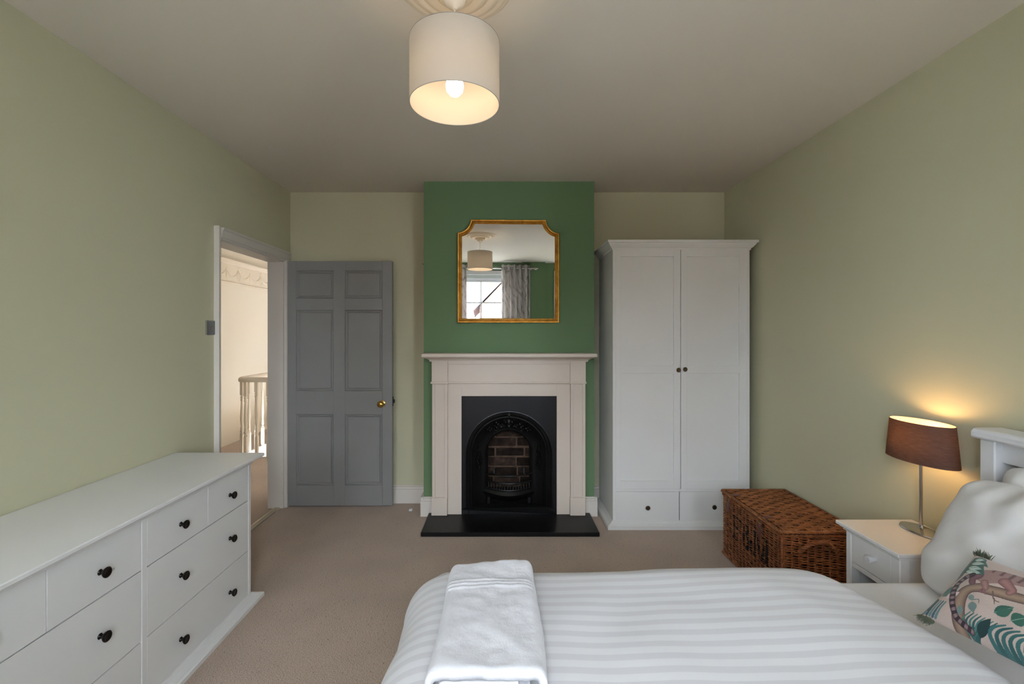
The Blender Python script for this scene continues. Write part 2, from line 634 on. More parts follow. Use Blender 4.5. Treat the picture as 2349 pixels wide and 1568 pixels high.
wb.box(XL - 0.06, FX0 - 0.05, YB, YB + 0.12, 0, ZC)
wb.box(FX1 + 0.05, XR + 0.1, YB, YB + 0.12, 0, ZC)
wb.box(FX0 - 0.05, FX1 + 0.05, YB, YB + 0.12, FZ + 0.05, ZC)
struct(put('wall_back', wb, M['sage']), 'pale sage end wall either side of the chimney breast')
cb = MB()
cb.box(BX0, FX0, YC, YB, 0, ZC)
cb.box(FX1, BX1, YC, YB, 0, ZC)
cb.box(FX0, FX1, YC, YB, FZ, ZC)
struct(put('wall_chimney', cb, M['green']), 'green painted chimney breast')

# window wall, with two shallow full height recesses
wf = MB()
yr = YF - 0.10
yo = YF - 0.40
xs = [-0.98, -0.80, 0.54, 0.92, 1.80, XR + 0.1]
wf.box(XL - 0.06, -1.70, yo, YF, 0, ZC)
wf.box(xs[0], xs[1], yo, YF, 0, ZC)
wf.box(xs[2], xs[3], yo, YF, 0, ZC)
wf.box(xs[4], xs[5], yo, YF, 0, ZC)
for (a, b), (x0, x1, z0, z1) in zip(((xs[1], xs[2]), (xs[3], xs[4]), (-1.70, -0.98)), WIN):
    wf.box(a, x0, yo, yr, 0, ZC)
    wf.box(x1, b, yo, yr, 0, ZC)
    wf.box(x0, x1, yo, yr, 0, z0)
    wf.box(x0, x1, yo, yr, z1, ZC)
struct(put('wall_front', wf, M['green']), 'green painted window wall seen in the mirror')

# baseboards
def board(mb, x0, x1, y, sgn=-1, h=0.148, t=0.022):
    mb.box(x0, x1, y, y + sgn * t, 0, h - 0.03, 0.002)
    mb.box(x0, x1, y, y + sgn * (t - 0.006), h - 0.03, h - 0.012, 0.002)
    mb.box(x0, x1, y, y + sgn * (t - 0.012), h - 0.012, h, 0.003)
b1 = MB(); board(b1, XL, BX0 - 0.002, YB)
struct(put('baseboard_back_left', b1, M['gloss']), 'white skirting beside the grey door')
b2 = MB(); board(b2, BX1 + 0.002, 1.80, YB)
struct(put('baseboard_back_right', b2, M['gloss']), 'white skirting behind the wardrobe')
b3 = MB(); board(b3, BX0 - 0.022, -0.522, YC - 0.001); b3.box(BX0 - 0.022, BX0 - 0.001, YC - 0.02, YB, 0, 0.148, 0.004)
struct(put('baseboard_chimney_left', b3, M['gloss']), 'white skirting block left of the fireplace')
b4 = MB(); board(b4, 0.634, BX1 + 0.022, YC - 0.001); b4.box(BX1 + 0.001, BX1 + 0.022, YC - 0.02, YB, 0, 0.148, 0.004)
struct(put('baseboard_chimney_right', b4, M['gloss']), 'white skirting block right of the fireplace')
b5 = MB()
b5.box(XR - 0.022, XR, YF, YB - 0.03, 0, 0.12, 0.003); b5.box(XR - 0.012, XR, YF, YB - 0.03, 0.12, 0.148, 0.003)
struct(put('baseboard_right', b5, M['gloss']), 'white skirting along the bed head wall')
b6 = MB()
b6.box(XL, XL + 0.022, YF, DY0 - 0.06, 0, 0.12, 0.003); b6.box(XL, XL + 0.012, YF, DY0 - 0.06, 0.12, 0.148, 0.003)
struct(put('baseboard_left', b6, M['gloss']), 'white skirting behind the chest of drawers')

# ------------------------------------------------------------------ door frame
tf = sroot('trim_1', (XL, DY0, 0), 'off white moulded door frame')
WT = 0.125   # wall thickness at the door
jm = MB()
jm.box(XL - WT, XL, DY0 - 0.002, DY0 + 0.016, 0, DZ, 0.002)
put('near_jamb', jm, M['gloss'], tf)
jm = MB()
jm.box(XL - WT, XL, DY1 - 0.016, DY1 + 0.002, 0, DZ, 0.002)
put('hinge_jamb', jm, M['gloss'], tf)
jm = MB()
jm.box(XL - WT, XL, DY0, DY1, DZ - 0.016, DZ + 0.002, 0.002)
put('head_lining', jm, M['gloss'], tf)
def arch_prof(w):
    return [(0.0, 0.0), (0.0, 0.012), (0.006, 0.016), (0.012, 0.012), (0.016, 0.018), (w - 0.02, 0.024), (w - 0.012, 0.032), (w, 0.032), (w, 0.0)]
a1 = MB()
a1.sweep([(DY0 + 0.006, 0.0), (DY0 + 0.006, DZ + 0.069)], arch_prof(0.05), lambda a, b, h: (XL + h, a, b), closed=False)
put('architrave', a1, M['gloss'], tf)
a2 = MB()
a2.sweep([(DY0 + 0.007, DZ - 0.006), (DY1 + 0.06, DZ - 0.006)], arch_prof(0.075), lambda a, b, h: (XL + h, a, b), closed=False)
put('head_architrave', a2, M['gloss'], tf)
a3 = MB()
a3.box(XL, XL + 0.024, DY1 - 0.004, DY1 + 0.055, 0, DZ, 0.003)
put('hinge_architrave', a3, M['gloss'], tf)
k = MB()
k.box(XL - 0.05, XL - 0.028, DY0 + 0.016, DY0 + 0.05, 0.815, 0.90, 0.003)
k.box(XL - 0.05, XL - 0.03, DY0 + 0.016, DY0 + 0.02, 0.80, 0.92, 0.001)
put('lock_keep', k, M['blackmetal'], tf)
th = MB()
th.lathe([(0.0, 0), (0.001, 0)], n=4)
th = MB()
th.sweep([(DY0, -1.80), (DY1, -1.80)], [(-0.026, 0.0), (-0.022, 0.006), (-0.008, 0.010), (-0.002, 0.007), (0.003, 0.010), (0.008, 0.007), (0.014, 0.010), (0.024, 0.006), (0.028, 0.0)],
         lambda a, b, h: (b, a, h + 0.0005), closed=False)
tag(put('threshold_strip', th, M['silver']), 'metal carpet strip across the doorway floor', 'threshold strip')

# ------------------------------------------------------------------ door leaf
PD = 285.0
def dX(px): return (px - 1150) / PD
def dZ(py): return 1.4 - (py - 765) / PD
yd0, yd1 = 3.675, 3.715
dl = sroot('door_1', (-1.74, yd0, 0.01), 'grey painted six panel door standing open')
x0, x1, z0, z1 = dX(652), dX(899), 0.012, dZ(598)
cols = [(dX(678), dX(764)), (dX(790), dX(876))]
rows = [(dZ(684), dZ(619)), (dZ(897), dZ(710)), (dZ(1113), dZ(950))]
fr = MB()
fr.box(x0, cols[0][0], yd0, yd1, z0, z1, 0.003)
fr.box(cols[0][1], cols[1][0], yd0, yd1, z0, z1, 0.001)
fr.box(cols[1][1], x1, yd0, yd1, z0, z1, 0.003)
put('stiles', fr, M['doorgrey'], dl)
fr = MB()
zz = [z0, rows[2][0], rows[2][1], rows[1][0], rows[1][1], rows[0][0], rows[0][1], z1]
for i in range(0, 8, 2):
    for c in cols:
        fr.box(c[0], c[1], yd0 + 0.0003, yd1 - 0.0003, zz[i], zz[i + 1])
put('rails', fr, M['doorgrey'], dl)
for c in cols:
    for r in rows:
        p = put('panel', box(c[0] - 0.001, c[1] + 0.001, yd0 + 0.013, yd1 - 0.013, r[0] - 0.001, r[1] + 0.001), M['doorgrey'], dl)
        mo = MB()
        mo.sweep([(c[0], r[0]), (c[1], r[0]), (c[1], r[1]), (c[0], r[1])],
                 [(0.0, 0.0135), (0.0, 0.004), (0.004, 0.0), (0.008, 0.006), (0.012, 0.0075), (0.017, 0.004), (0.022, 0.009), (0.025, 0.0135)],
                 lambda a, b, h: (a, yd0 + h, b))
        put('panel_moulding', mo, M['doorgrey'], p)
kn = MB()
kx, kz = dX(875.5), dZ(925.5)
kn.lathe([(0.026, 0.0), (0.026, 0.003), (0.018, 0.006), (0.009, 0.012), (0.009, 0.028), (0.018, 0.034), (0.026, 0.044), (0.0265, 0.052), (0.021, 0.061), (0.010, 0.066), (0.0, 0.067)], (kx, yd0, kz), 'y', 32, sign=-1)
put('door_knob', kn, M['brass'], dl, smooth=True)
la = MB()
la.box(x1 - 0.0005, x1 + 0.004, yd0 + 0.008, yd0 + 0.03, dZ(932), dZ(910), 0.001)
la.box(x1, x1 + 0.016, yd0 + 0.012, yd0 + 0.024, dZ(925), dZ(917), 0.002)
put('latch', la, M['blackmetal'], dl)
for hz in (dZ(634), dZ(1050)):
    h = MB()
    h.tube([(x0 - 0.006, yd0 - 0.004, hz - 0.04), (x0 - 0.006, yd0 - 0.004, hz + 0.04)], 0.006, 10)
    h.box(x0 - 0.014, x0 + 0.0, yd0 - 0.002, yd0 + 0.001, hz - 0.038, hz + 0.038)
    put('hinge', h, M['brassold'], dl)

# ------------------------------------------------------------------ hall beyond the doorway
HX = -3.45
hf = MB()
hf.box(HX, XL - 0.06, 1.2, 5.12, -0.12, 0.0)
hf.box(HX, -2.99, 5.12, 7.75, -0.12, 0.0)
struct(put('floor_hall', hf, M['carpet']), 'beige carpet of the landing')
struct(put('wall_hall_side', box(HX - 0.1, HX, 1.2, 7.85, -1.6, ZC + 0.1), M['cream']), 'cream landing wall with plaster frieze')
wh = MB()
wh.box(XL - WT, XL - 0.06, 1.2, DY0, 0, ZC + 0.1)
wh.box(XL - WT, XL - 0.06, DY1, YB + 0.12, 0, ZC + 0.1)
wh.box(XL - WT, XL - 0.06, DY0, DY1, DZ, ZC + 0.1)
struct(put('wall_hall_door', wh, M['cream']), 'cream landing wall around the doorway')
we = MB()
hx0, hx1, hz0, hz1 = HWIN
we.box(HX, hx0, 7.75, 7.85, -1.6, ZC + 0.1)
we.box(hx1, -0.6, 7.75, 7.85, -1.6, ZC + 0.1)
we.box(hx0, hx1, 7.75, 7.85, -1.6, hz0)
we.box(hx0, hx1, 7.75, 7.85, hz1, ZC + 0.1)
struct(put('wall_hall_end', we, M['cream']), 'cream stairwell end wall')
struct(put('wall_hall_stair', box(-0.7, -0.6, YB + 0.12, 7.75, -1.6, ZC + 0.1), M['cream']), 'cream stairwell flank wall')
struct(put('wall_hall_near', box(HX, XL - WT, 1.1, 1.2, 0, ZC + 0.1), M['cream']), 'cream landing wall nearest the window')
struct(put('wall_hall_partition', box(XL - WT, -0.7, YB + 0.12, YB + 0.2, -1.6, ZC + 0.1), M['cream']), 'cream stairwell wall behind the bedroom')
struct(put('ceiling_hall', box(HX - 0.1, -0.6, 1.1, 7.85, ZC + 0.1, ZC + 0.2), M['ceil']), 'white landing ceiling')
struct(put('floor_stairwell', box(HX, -0.6, 5.12, 7.75, -1.72, -1.6), M['carpet']), 'carpet at the foot of the stairwell')
sk = MB()
sk.box(-2.99, XL - WT + 1.0, 5.12, 5.15, -0.32, 0.012, 0.003)
sk.box(-3.0, -2.97, 5.15, 7.74, -0.32, 0.012, 0.003)
struct(put('trim_stair_string', sk, M['gloss']), 'white painted edge board of the stairwell')
# window of the stairwell
hw = sroot('window_4', ((hx0 + hx1) / 2, 7.78, hz0), 'white stairwell window')
f = MB()
f.box(hx0, hx0 + 0.05, 7.76, 7.83, hz0, hz1); f.box(hx1 - 0.05, hx1, 7.76, 7.83, hz0, hz1)
f.box(hx0, hx1, 7.76, 7.83, hz0, hz0 + 0.05); f.box(hx0, hx1, 7.76, 7.83, hz1 - 0.05, hz1)
xm = (hx0 + hx1) / 2
f.box(xm - 0.02, xm + 0.02, 7.77, 7.82, hz0 + 0.05, hz1 - 0.05)
put('window_frame', f, M['gloss'], hw)
for a, b in ((hx0 + 0.05, xm - 0.02), (xm + 0.02, hx1 - 0.05)):
    put('pane', box(a, b, 7.795, 7.80, hz0 + 0.05, hz1 - 0.05), M['glass'], hw)
# plaster frieze with swags
tr = sroot('trim_2', (HX, 6.0, 2.05), 'cream plaster frieze with swags')
fz0, fz1 = 2.045, 2.30
put('frieze_band', box(HX, HX + 0.012, 1.3, 7.74, fz0, fz1, 0.002), M['plaster'], tr)
mo = MB()
mo.sweep([(1.3, fz1), (7.74, fz1)], [(0.0, 0.0), (-0.02, 0.014), (-0.01, 0.03), (0.006, 0.036), (0.012, 0.055), (0.03, 0.06), (0.03, 0.0)], lambda a, b, h: (HX + h, a, b), closed=False)
put('cornice_moulding', mo, M['plaster'], tr)
mo = MB()
mo.sweep([(1.3, fz0), (7.74, fz0)], [(-0.006, 0.0), (-0.006, 0.018), (0.004, 0.026), (0.014, 0.02), (0.02, 0.012), (0.02, 0.0)], lambda a, b, h: (HX + h, a, b), closed=False)
put('lower_moulding', mo, M['plaster'], tr)
sp = 0.54
yy0 = 5.15
for i in range(5):
    ya = yy0 + i * sp
    for s in (0, 1):
        a = ya + s * sp / 2
        pts = []
        for q in range(11):
            u = q / 10
            pts.append((HX + 0.011, a + u * sp / 2, 2.215 - 0.09 * (1 - (2 * u - 1) ** 2)))
        m = MB(); m.tube(pts, [0.006 + 0.008 * math.sin(PI * q / 10) for q in range(11)], 6)
        put('swag', m, M['plaster'], tr, smooth=True)
    m = MB(); m.tube([(HX + 0.011, ya, 2.23), (HX + 0.011, ya, 2.15), (HX + 0.010, ya, 2.085)], [0.006, 0.014, 0.004], 6)
    put('drop', m, M['plaster'], tr, smooth=True)
    m = MB(); ring = [(HX + 0.011, ya + sp / 2 + 0.045 * math.cos(t), 2.16 + 0.07 * math.sin(t)) for t in [2 * PI * q / 18 for q in range(18)]]
    m.tube(ring, 0.007, 6, closed=True)
    m.ball((HX + 0.010, ya + sp / 2, 2.16), (0.012, 0.022, 0.035)); m.ball((HX + 0.010, ya + sp / 2, 2.245), (0.012, 0.025, 0.018))
    put('medallion', m, M['plaster'], tr, smooth=True)
# balustrade
bal = thing('stair_balustrade', 'cream stair balustrade with turned spindles on the landing', 'balustrade', (-2.96, 5.14, 0))
hr = MB()
path = [(-1.3, 5.135), (-2.80, 5.135), (-2.90, 5.145), (-2.955, 5.18), (-2.975, 5.25), (-2.98, 7.70)]
prof = [(-0.03, 0.855), (-0.034, 0.875), (-0.03, 0.895), (-0.018, 0.907), (0.0, 0.91), (0.018, 0.907), (0.03, 0.895), (0.034, 0.875), (0.03, 0.855)]
hr.sweep(path, prof, lambda a, b, h: (a, b, h), closed=False)
put('handrail', hr, M['plaster'], bal, smooth=True)
bp = [(0.012, 0.235), (0.018, 0.25), (0.012, 0.262), (0.019, 0.285), (0.012, 0.30), (0.016, 0.318), (0.011, 0.335), (0.016, 0.39), (0.0185, 0.43), (0.014, 0.55), (0.011, 0.625), (0.017, 0.64), (0.012, 0.655), (0.018, 0.672), (0.012, 0.69), (0.012, 0.70)]
def baluster_mb(x, y):
    b = MB()
    q = 0.0165
    b.box(x - q, x + q, y - q, y + q, 0.0, 0.24, 0.003)
    b.box(x - q, x + q, y - q, y + q, 0.695, 0.862, 0.003)
    b.lathe(bp, (x, y, 0), 'z', 12)
    return b
spots = [(-2.63 + 0.128 * k, 5.135) for k in range(-2, 8)] + [(-2.975, 5.22 + 0.15 * k) for k in range(0, 16)]
first = None
for i, (x, y) in enumerate(spots):
    if first is None:
        first = put('baluster', baluster_mb(x, y), M['plaster'], bal, smooth=True); fx = (x, y)
    else:
        c = first.copy(); COL.objects.link(c); c.parent = bal; c.location = (x - fx[0], y - fx[1], 0)

# ------------------------------------------------------------------ windows behind the camera
for wi, (x0, x1, z0, z1) in enumerate(WIN):
    wr = sroot('window_%d' % (wi + 1), ((x0 + x1) / 2, YF - 0.3, z0), ['white sash window seen in the mirror', 'white sash window beside the bed', 'narrow white sash window by the left wall'][wi])
    yf0, yf1 = YF - 0.24, YF - 0.16
    f = MB()
    f.box(x0, x0 + 0.05, yf0, yf1, z0, z1, 0.003); f.box(x1 - 0.05, x1, yf0, yf1, z0, z1, 0.003)
    f.box(x0, x1, yf0, yf1, z1 - 0.07, z1, 0.003); f.box(x0, x1, yf0, yf1, z0, z0 + 0.06, 0.003)
    f.box(x0 - 0.06, x1 + 0.06, yr, yr + 0.02, z1 - 0.01, z1 + 0.06, 0.004)
    f.box(x0 - 0.06, x0, yr, yr + 0.02, z0, z1, 0.004); f.box(x1, x1 + 0.06, yr, yr + 0.02, z0, z1, 0.004)
    put('window_frame', f, M['white2'], wr)
    zm = (z0 + z1) / 2
    for (za, zb, yy) in ((zm - 0.02, z1 - 0.07, yf0 + 0.012), (z0 + 0.06, zm + 0.02, yf1 - 0.03)):
        s = MB()
        xa, xb = x0 + 0.05, x1 - 0.05
        s.box(xa, xa + 0.045, yy, yy + 0.03, za, zb, 0.002); s.box(xb - 0.045, xb, yy, yy + 0.03, za, zb, 0.002)
        s.box(xa, xb, yy, yy + 0.03, za, za + 0.045, 0.002); s.box(xa, xb, yy, yy + 0.03, zb - 0.05, zb, 0.002)
        sa = put('sash', s, M['white2'], wr)
        nx, nz = 2, 2
        ww = (xb - xa - 0.09) / nx; hh = (zb - za - 0.095) / nz
        for i in range(nx):
            for j in range(nz):
                put('pane', box(xa + 0.045 + i * ww, xa + 0.045 + (i + 1) * ww, yy + 0.013, yy + 0.017, za + 0.045 + j * hh, za + 0.045 + (j + 1) * hh), M['glass'], sa)
        for i in range(1, nx):
            put('glazing_bar', box(xa + 0.045 + i * ww - 0.011, xa + 0.045 + i * ww + 0.011, yy + 0.004, yy + 0.028, za + 0.045, zb - 0.05, 0.002), M['white2'], sa)
        for j in range(1, nz):
            put('glazing_bar', box(xa + 0.045, xb - 0.045, yy + 0.005, yy + 0.027, za + 0.045 + j * hh - 0.011, za + 0.045 + j * hh + 0.011, 0.002), M['white2'], sa)
    put('window_sill', box(x0 - 0.06, x1 + 0.06, yf1 - 0.02, yr + 0.06, z0 - 0.035, z0, 0.006), M['white2'], wr)

# curtain pole and curtains
ry, rz = YF + 0.07, 2.455
rod = thing('curtain_pole', 'chrome curtain pole with pointed finials over the window', 'curtain pole', (-0.13, YF, rz))
put('rod', MB().tube([(-0.95, ry, rz), (0.70, ry, rz)], 0.0125, 14), M['chrome'], rod, smooth=True)
for sx, bx in ((1, 0.70), (-1, -0.95)):
    put('finial', MB().lathe([(0.0125, 0.0), (0.017, 0.004), (0.013, 0.012), (0.014, 0.018), (0.03, 0.04), (0.031, 0.05), (0.02, 0.075), (0.006, 0.098), (0.0, 0.1)], (bx, ry, rz), 'x', 18, sign=sx), M['chrome'], rod, smooth=True)
for bx in (-0.88, 0.68):
    b = MB(); b.tube([(bx, YF, rz), (bx, ry, rz)], 0.008, 8); b.lathe([(0.024, 0), (0.024, 0.006), (0.01, 0.012)], (bx, YF, rz), 'y', 16)
    put('bracket', b, M['chrome'], rod, smooth=True)
def curtain(x0, x1, label, nf):
    root = thing('curtain', label, 'curtain', ((x0 + x1) / 2, ry, 0.03), 'eyelet curtains on the chrome pole')
    mb = MB()
    nx, nz = nf * 16, 26
    zt, zb = rz + 0.055, 0.03
    rnd = random.Random(nf)
    for j in range(nz + 1):
        v = j / nz
        z = zt + (zb - zt) * v
        for i in range(nx + 1):
            u = i / nx
            ph = 2 * PI * nf * u
            amp = 0.046 + 0.012 * math.sin(3 * v + 2 * u)
            x = x0 + (x1 - x0) * (u + 0.012 * math.sin(2.3 * ph) * v) + 0.008 * math.sin(2 * ph) * (0.5 + v)
            mb.v.append((x, ry + amp * math.sin(ph + 0.25 * math.sin(5 * v)), z))
    for j in range(nz):
        for i in range(nx):
            a = j * (nx + 1) + i
            mb.f.append((a, a + 1, a + nx + 2, a + nx + 1)); mb.mi.append(0)
    o = put('cloth', mb, M['curtain'], root, smooth=True, auto=False)
    sol = o.modifiers.new('thickness', 'SOLIDIFY'); sol.thickness = 0.003
    for k in range(nf * 2):
        xk = x0 + (x1 - x0) * k / (2 * nf)
        ring = [(xk, ry + 0.021 * math.cos(t), rz + 0.021 * math.sin(t)) for t in [2 * PI * q / 16 for q in range(16)]]
        put('eyelet', MB().tube(ring, 0.004, 6, closed=True), M['chrome'], root, smooth=True)
curtain(0.20, 0.66, 'grey feather print curtain with finial end seen in mirror', 5)
curtain(-0.84, -0.36, 'grey feather print curtain at left edge of mirror reflection', 5)

# houses across the street
def house(loc, label, x0, x1, y0, y1, ze, zr, wallm, chim):
    h = thing('house', label, 'house', loc)
    w = MB(); w.box(x0, x1, y0, y1, -3.2, ze)
    w.prism([(x0, ze), (x1, ze), ((x0 + x1) / 2, zr)], lambda a, b, s: (a, y1 if s else y0, b)) if chim else None
    put('wall', w, wallm, h)
    r = MB()
    if chim:
        xm = (x0 + x1) / 2
        for xa in (x0, x1):
            sg = 1 if xa == x1 else -1
            r.prism([(xm, zr), (xa + sg * 0.3, ze - 0.2), (xa + sg * 0.3, ze - 0.05), (xm, zr + 0.15)], lambda a, b, s: (a, y1 + 0.15 if s else y0 - 0.15, b))
    else:
        ym = (y0 + y1) / 2
        r.prism([(y1 + 0.3, ze - 0.1), (y1 + 0.3, ze), (ym, zr), (y0 - 0.3, ze), (y0 - 0.3, ze - 0.1)], lambda a, b, s: (x0 - 0.2 if s else x1 + 0.2, a, b))
    put('roof', r, M['roof'], h)
    wn = 0
    for zc in (0.4, ):
        for xx in np.linspace(x0 + 1.2, x1 - 1.2, max(2, int((x1 - x0) / 2.2))):
            wd = MB(); wd.box(xx - 0.45, xx + 0.45, y1, y1 + 0.05, zc - 0.6, zc + 0.7)
            w_ = put('window', wd, M['white2'], h)
            put('pane', box(xx - 0.37, xx + 0.37, y1 + 0.05, y1 + 0.06, zc - 0.52, zc + 0.62), M['castplate'], w_)
    c = MB(); c.box(x0 + 0.5, x0 + 1.1, (y0 + y1) / 2 - 0.3, (y0 + y1) / 2 + 0.3, ze - 0.2, zr + 0.9)
    ch = put('chimney', c, M['extbrick'], h)
    for q in (0.65, 0.95):
        put('chimney_pot', MB().lathe([(0.09, 0), (0.075, 0.3), (0.1, 0.32), (0.1, 0.36)], (x0 + q, (y0 + y1) / 2, zr + 0.9), 'z', 12), M['roof'], ch)
    return h
house((-5.5, -17, -3.2), 'pale house with grey slate roof seen through the window', -9.5, -1.2, -22, -14, 1.9, 4.2, M['render'], False)
house((1.5, -16, -3.2), 'red brick gabled house seen through the window in the mirror', -0.1, 5.2, -22, -13, 2.6, 5.4, M['extbrick'], True)
struct(put('floor_street', box(-40, 40, -60, YF - 0.42, -3.3, -3.2), M['ground']), 'street ground outside')

# ------------------------------------------------------------------ fireplace
YS = 3.43      # front plane of the surround
PF = 1044 / YS
def fX(px): return (px - 1150) / PF
def fZ(py): return 1.4 - (py - 765) / PF
HT = 0.03
hearth = MB()
hearth.box(-0.556, 0.678, 3.136, 3.50, 0.0, HT, 0.004)
tag(put('hearth_slab', hearth, M['slate'], org=(0.06, 3.3, 0)), 'black slate hearth slab on the carpet', 'hearth')

fs = thing('fireplace_surround', 'off white painted wooden mantelpiece around black grate', 'mantelpiece', (0.057, YS, HT))
yb = YC - 0.0005
px0, px1 = fX(990), fX(1344)
sh = MB(); sh.box(fX(967) + 0.012, fX(1368) - 0.012, YS - 0.095, yb, fZ(818), fZ(809.5), 0.005)
put('mantel_shelf', sh, M['mantel'], fs)
cr = MB()
cr.sweep([(fX(989), yb), (fX(989), YS - 0.002), (fX(1345), YS - 0.002), (fX(1345), yb)],
         [(0.0, fZ(829)), (-0.010, fZ(829)), (-0.010, fZ(827)), (-0.018, fZ(824)), (-0.034, fZ(821.5)), (-0.05, fZ(820)), (-0.05, fZ(818)), (0.0, fZ(818))],
         lambda a, b, h: (a, b, h), closed=False)
put('bed_moulding', cr, M['mantel'], fs)
fz = MB(); fz.box(fX(1027), fX(1308), YS + 0.012, yb, fZ(879), fZ(818), 0.001)
put('frieze', fz, M['mantel'], fs)
fm = MB()
fm.box(fX(1027), fX(1308), YS + 0.002, YS + 0.014, fZ(835), fZ(827), 0.002)
put('frieze_moulding', fm, M['mantel'], fs)
bd = MB(); bd.box(fX(1026), fX(1309), YS + 0.003, YS + 0.016, fZ(879.5), fZ(875), 0.003)
put('band_moulding', bd, M['mantel'], fs)
for a, b in ((990, 1027), (1308, 1344)):
    blk = MB(); blk.box(fX(a), fX(b), YS, yb, fZ(877), fZ(822), 0.002)
    put('end_block', blk, M['mantel'], fs)
    cap = MB(); cap.box(fX(a) - 0.007, fX(b) + 0.005, YS - 0.009, yb, fZ(880), fZ(875), 0.003)
    put('capital', cap, M['mantel'], fs)
    pl = MB(); aa, bb = fX(a) + 0.004, fX(b) - 0.003
    zb_, zt_ = fZ(1142), fZ(879.5)
    pl.box(aa, aa + 0.022, YS + 0.002, yb, zb_, zt_, 0.001); pl.box(bb - 0.022, bb, YS + 0.002, yb, zb_, zt_, 0.001)
    pl.box(aa + 0.0215, bb - 0.0215, YS + 0.010, yb, zb_, zt_)
    put('pilaster', pl, M['mantel'], fs)
    bs = MB(); bs.box(fX(a) - 0.001, fX(b) - 0.004, YS - 0.006, yb, HT + 0.0005, fZ(1141), 0.003)
    put('plinth_block', bs, M['mantel'], fs)
YI = YS + 0.022
for a, b in ((1026, 1058), (1278, 1309)):
    put('inner_jamb', box(fX(a), fX(b), YI, yb, HT + 0.0005, fZ(880), 0.001), M['mantel'], fs)
put('lintel', box(fX(1058), fX(1278), YI, yb, fZ(909), fZ(879), 0.001), M['mantel'], fs)

# cast iron register grate
YG = 3.468
PG = 1044 / YG
def gX(px): return (px - 1150) / PG
def gZ(py): return 1.4 - (py - 765) / PG
gr = thing('cast_iron_grate', 'black cast iron arched fireplace insert with grate bars', 'fireplace', (0.057, YG, HT))
cx = gX(1167.5); zs = gZ(1041)
gx0, gx1, gz0, gz1 = gX(1057), gX(1279), HT + 0.001, gZ(908.5)
def arch(R, zbot, n=36):
    p = [(cx - R, zbot)]
    for i in range(n + 1):
        a = PI - PI * i / n
        p.append((cx + R * math.cos(a), zs + R * math.sin(a) * 0.985))
    p.append((cx + R, zbot))
    return p
R1, R2 = 0.330, 0.166
outer = arch(R1, gz0)
pm = MB()
rect = []
for x, z in outer:
    if z <= zs + 1e-6:
        rect.append((gx0 if x < cx else gx1, z))
    else:
        dx, dz = x - cx, z - zs
        t = 9e9
        if dx > 1e-6: t = min(t, (gx1 - cx) / dx)
        if dx < -1e-6: t = min(t, (gx0 - cx) / dx)
        if dz > 1e-6: t = min(t, (gz1 - zs) / dz)
        rect.append((cx + dx * t, zs + dz * t))
n = len(outer)
vs_ = [(x, YG, z) for x, z in outer] + [(x, YG, z) for x, z in rect]
pm.add(vs_, [(i, i + 1, n + i + 1, n + i) for i in range(n - 1)])
# corners of the rectangle
for cxn, sgn in ((gx0, -1), (gx1, 1)):
    best = [i for i in range(n - 1) if abs(rect[i][0] - rect[i + 1][0]) > 1e-5 and abs(rect[i][1] - rect[i + 1][1]) > 1e-5 and (rect[i][0] - cx) * sgn > 0]
    for i in best:
        pm.add([(rect[i][0], YG, rect[i][1]), (rect[i + 1][0], YG, rect[i + 1][1]), (cxn, YG, gz1)], [(0, 1, 2)])
front_plate = put('front_plate', pm, M['castplate'], gr, recalc=False)
sol = front_plate.modifiers.new('thickness', 'SOLIDIFY'); sol.thickness = 0.008; sol.offset = 0
AF = lambda a, b, h: (a, YG + h, b)
am = MB()
# path runs left foot, over, right foot: inward is to the right => negative offsets
am.sweep(outer, [(0.006, 0.002), (0.004, -0.008), (-0.004, -0.010), (-0.010, -0.003), (-0.016, -0.007), (-0.024, -0.016), (-0.033, -0.010), (-0.038, 0.0), (-0.046, -0.004), (-0.054, 0.004), (-0.06, 0.014)], AF, closed=False, closedprof=False)
put('arch_moulding', am, M['castiron'], gr, smooth=True)
fu = MB()
fu.sweep(arch(R1 - 0.058, gz0), [(0.0, 0.012), (-0.018, 0.034), (-0.05, 0.062), (-0.085, 0.082), (-0.104, 0.088)], AF, closed=False, closedprof=False)
put('splayed_cheek', fu, M['castiron'], gr, smooth=True)
im = MB()
im.sweep(arch(R2 + 0.014, gz0), [(0.006, 0.092), (0.004, 0.076), (-0.004, 0.07), (-0.010, 0.074), (-0.016, 0.084), (-0.018, 0.11), (-0.018, 0.13)], AF, closed=False, closedprof=False)
put('inner_arch_rim', im, M['castiron'], gr, smooth=True)
# ornaments at the crown
om = MB()
rnd = random.Random(3)
def funnel_pt(R, a):
    u = (R1 - 0.058 - R) / 0.104
    h = 0.012 + 0.076 * min(1, max(0, u)) ** 0.7
    return (cx + R * math.cos(a), YG + h - 0.008, zs + R * math.sin(a) * 0.985)
for sgn in (1, -1):
    for k in range(9):
        a = PI / 2 + sgn * (0.02 + 0.085 * k)
        R = 0.222 + 0.022 * math.sin(k * 1.9) - 0.001 * k
        p = funnel_pt(R, a)
        om.ball(p, (0.017 - 0.0008 * k, 0.011, 0.009), Matrix.Rotation(-sgn * (0.5 + 0.9 * k), 3, 'Y'), 8, 6)
        p = funnel_pt(R + 0.018, a + 0.03 * sgn)
        om.ball(p, (0.008, 0.010, 0.013 - 0.0006 * k), Matrix.Rotation(sgn * 0.7 * k, 3, 'Y'), 8, 6)
om.ball(funnel_pt(0.245, PI / 2), (0.02, 0.014, 0.024), None, 10, 7)
om.ball(funnel_pt(0.205, PI / 2), (0.014, 0.013, 0.02), None, 10, 7)
put('crown_ornament', om, M['castiron'], gr, smooth=True)
put('keystone_ornament', MB().ball((cx, YG - 0.008, zs + R1 * 0.91), (0.016, 0.012, 0.018), None, 10, 7), M['castiron'], gr, smooth=True)
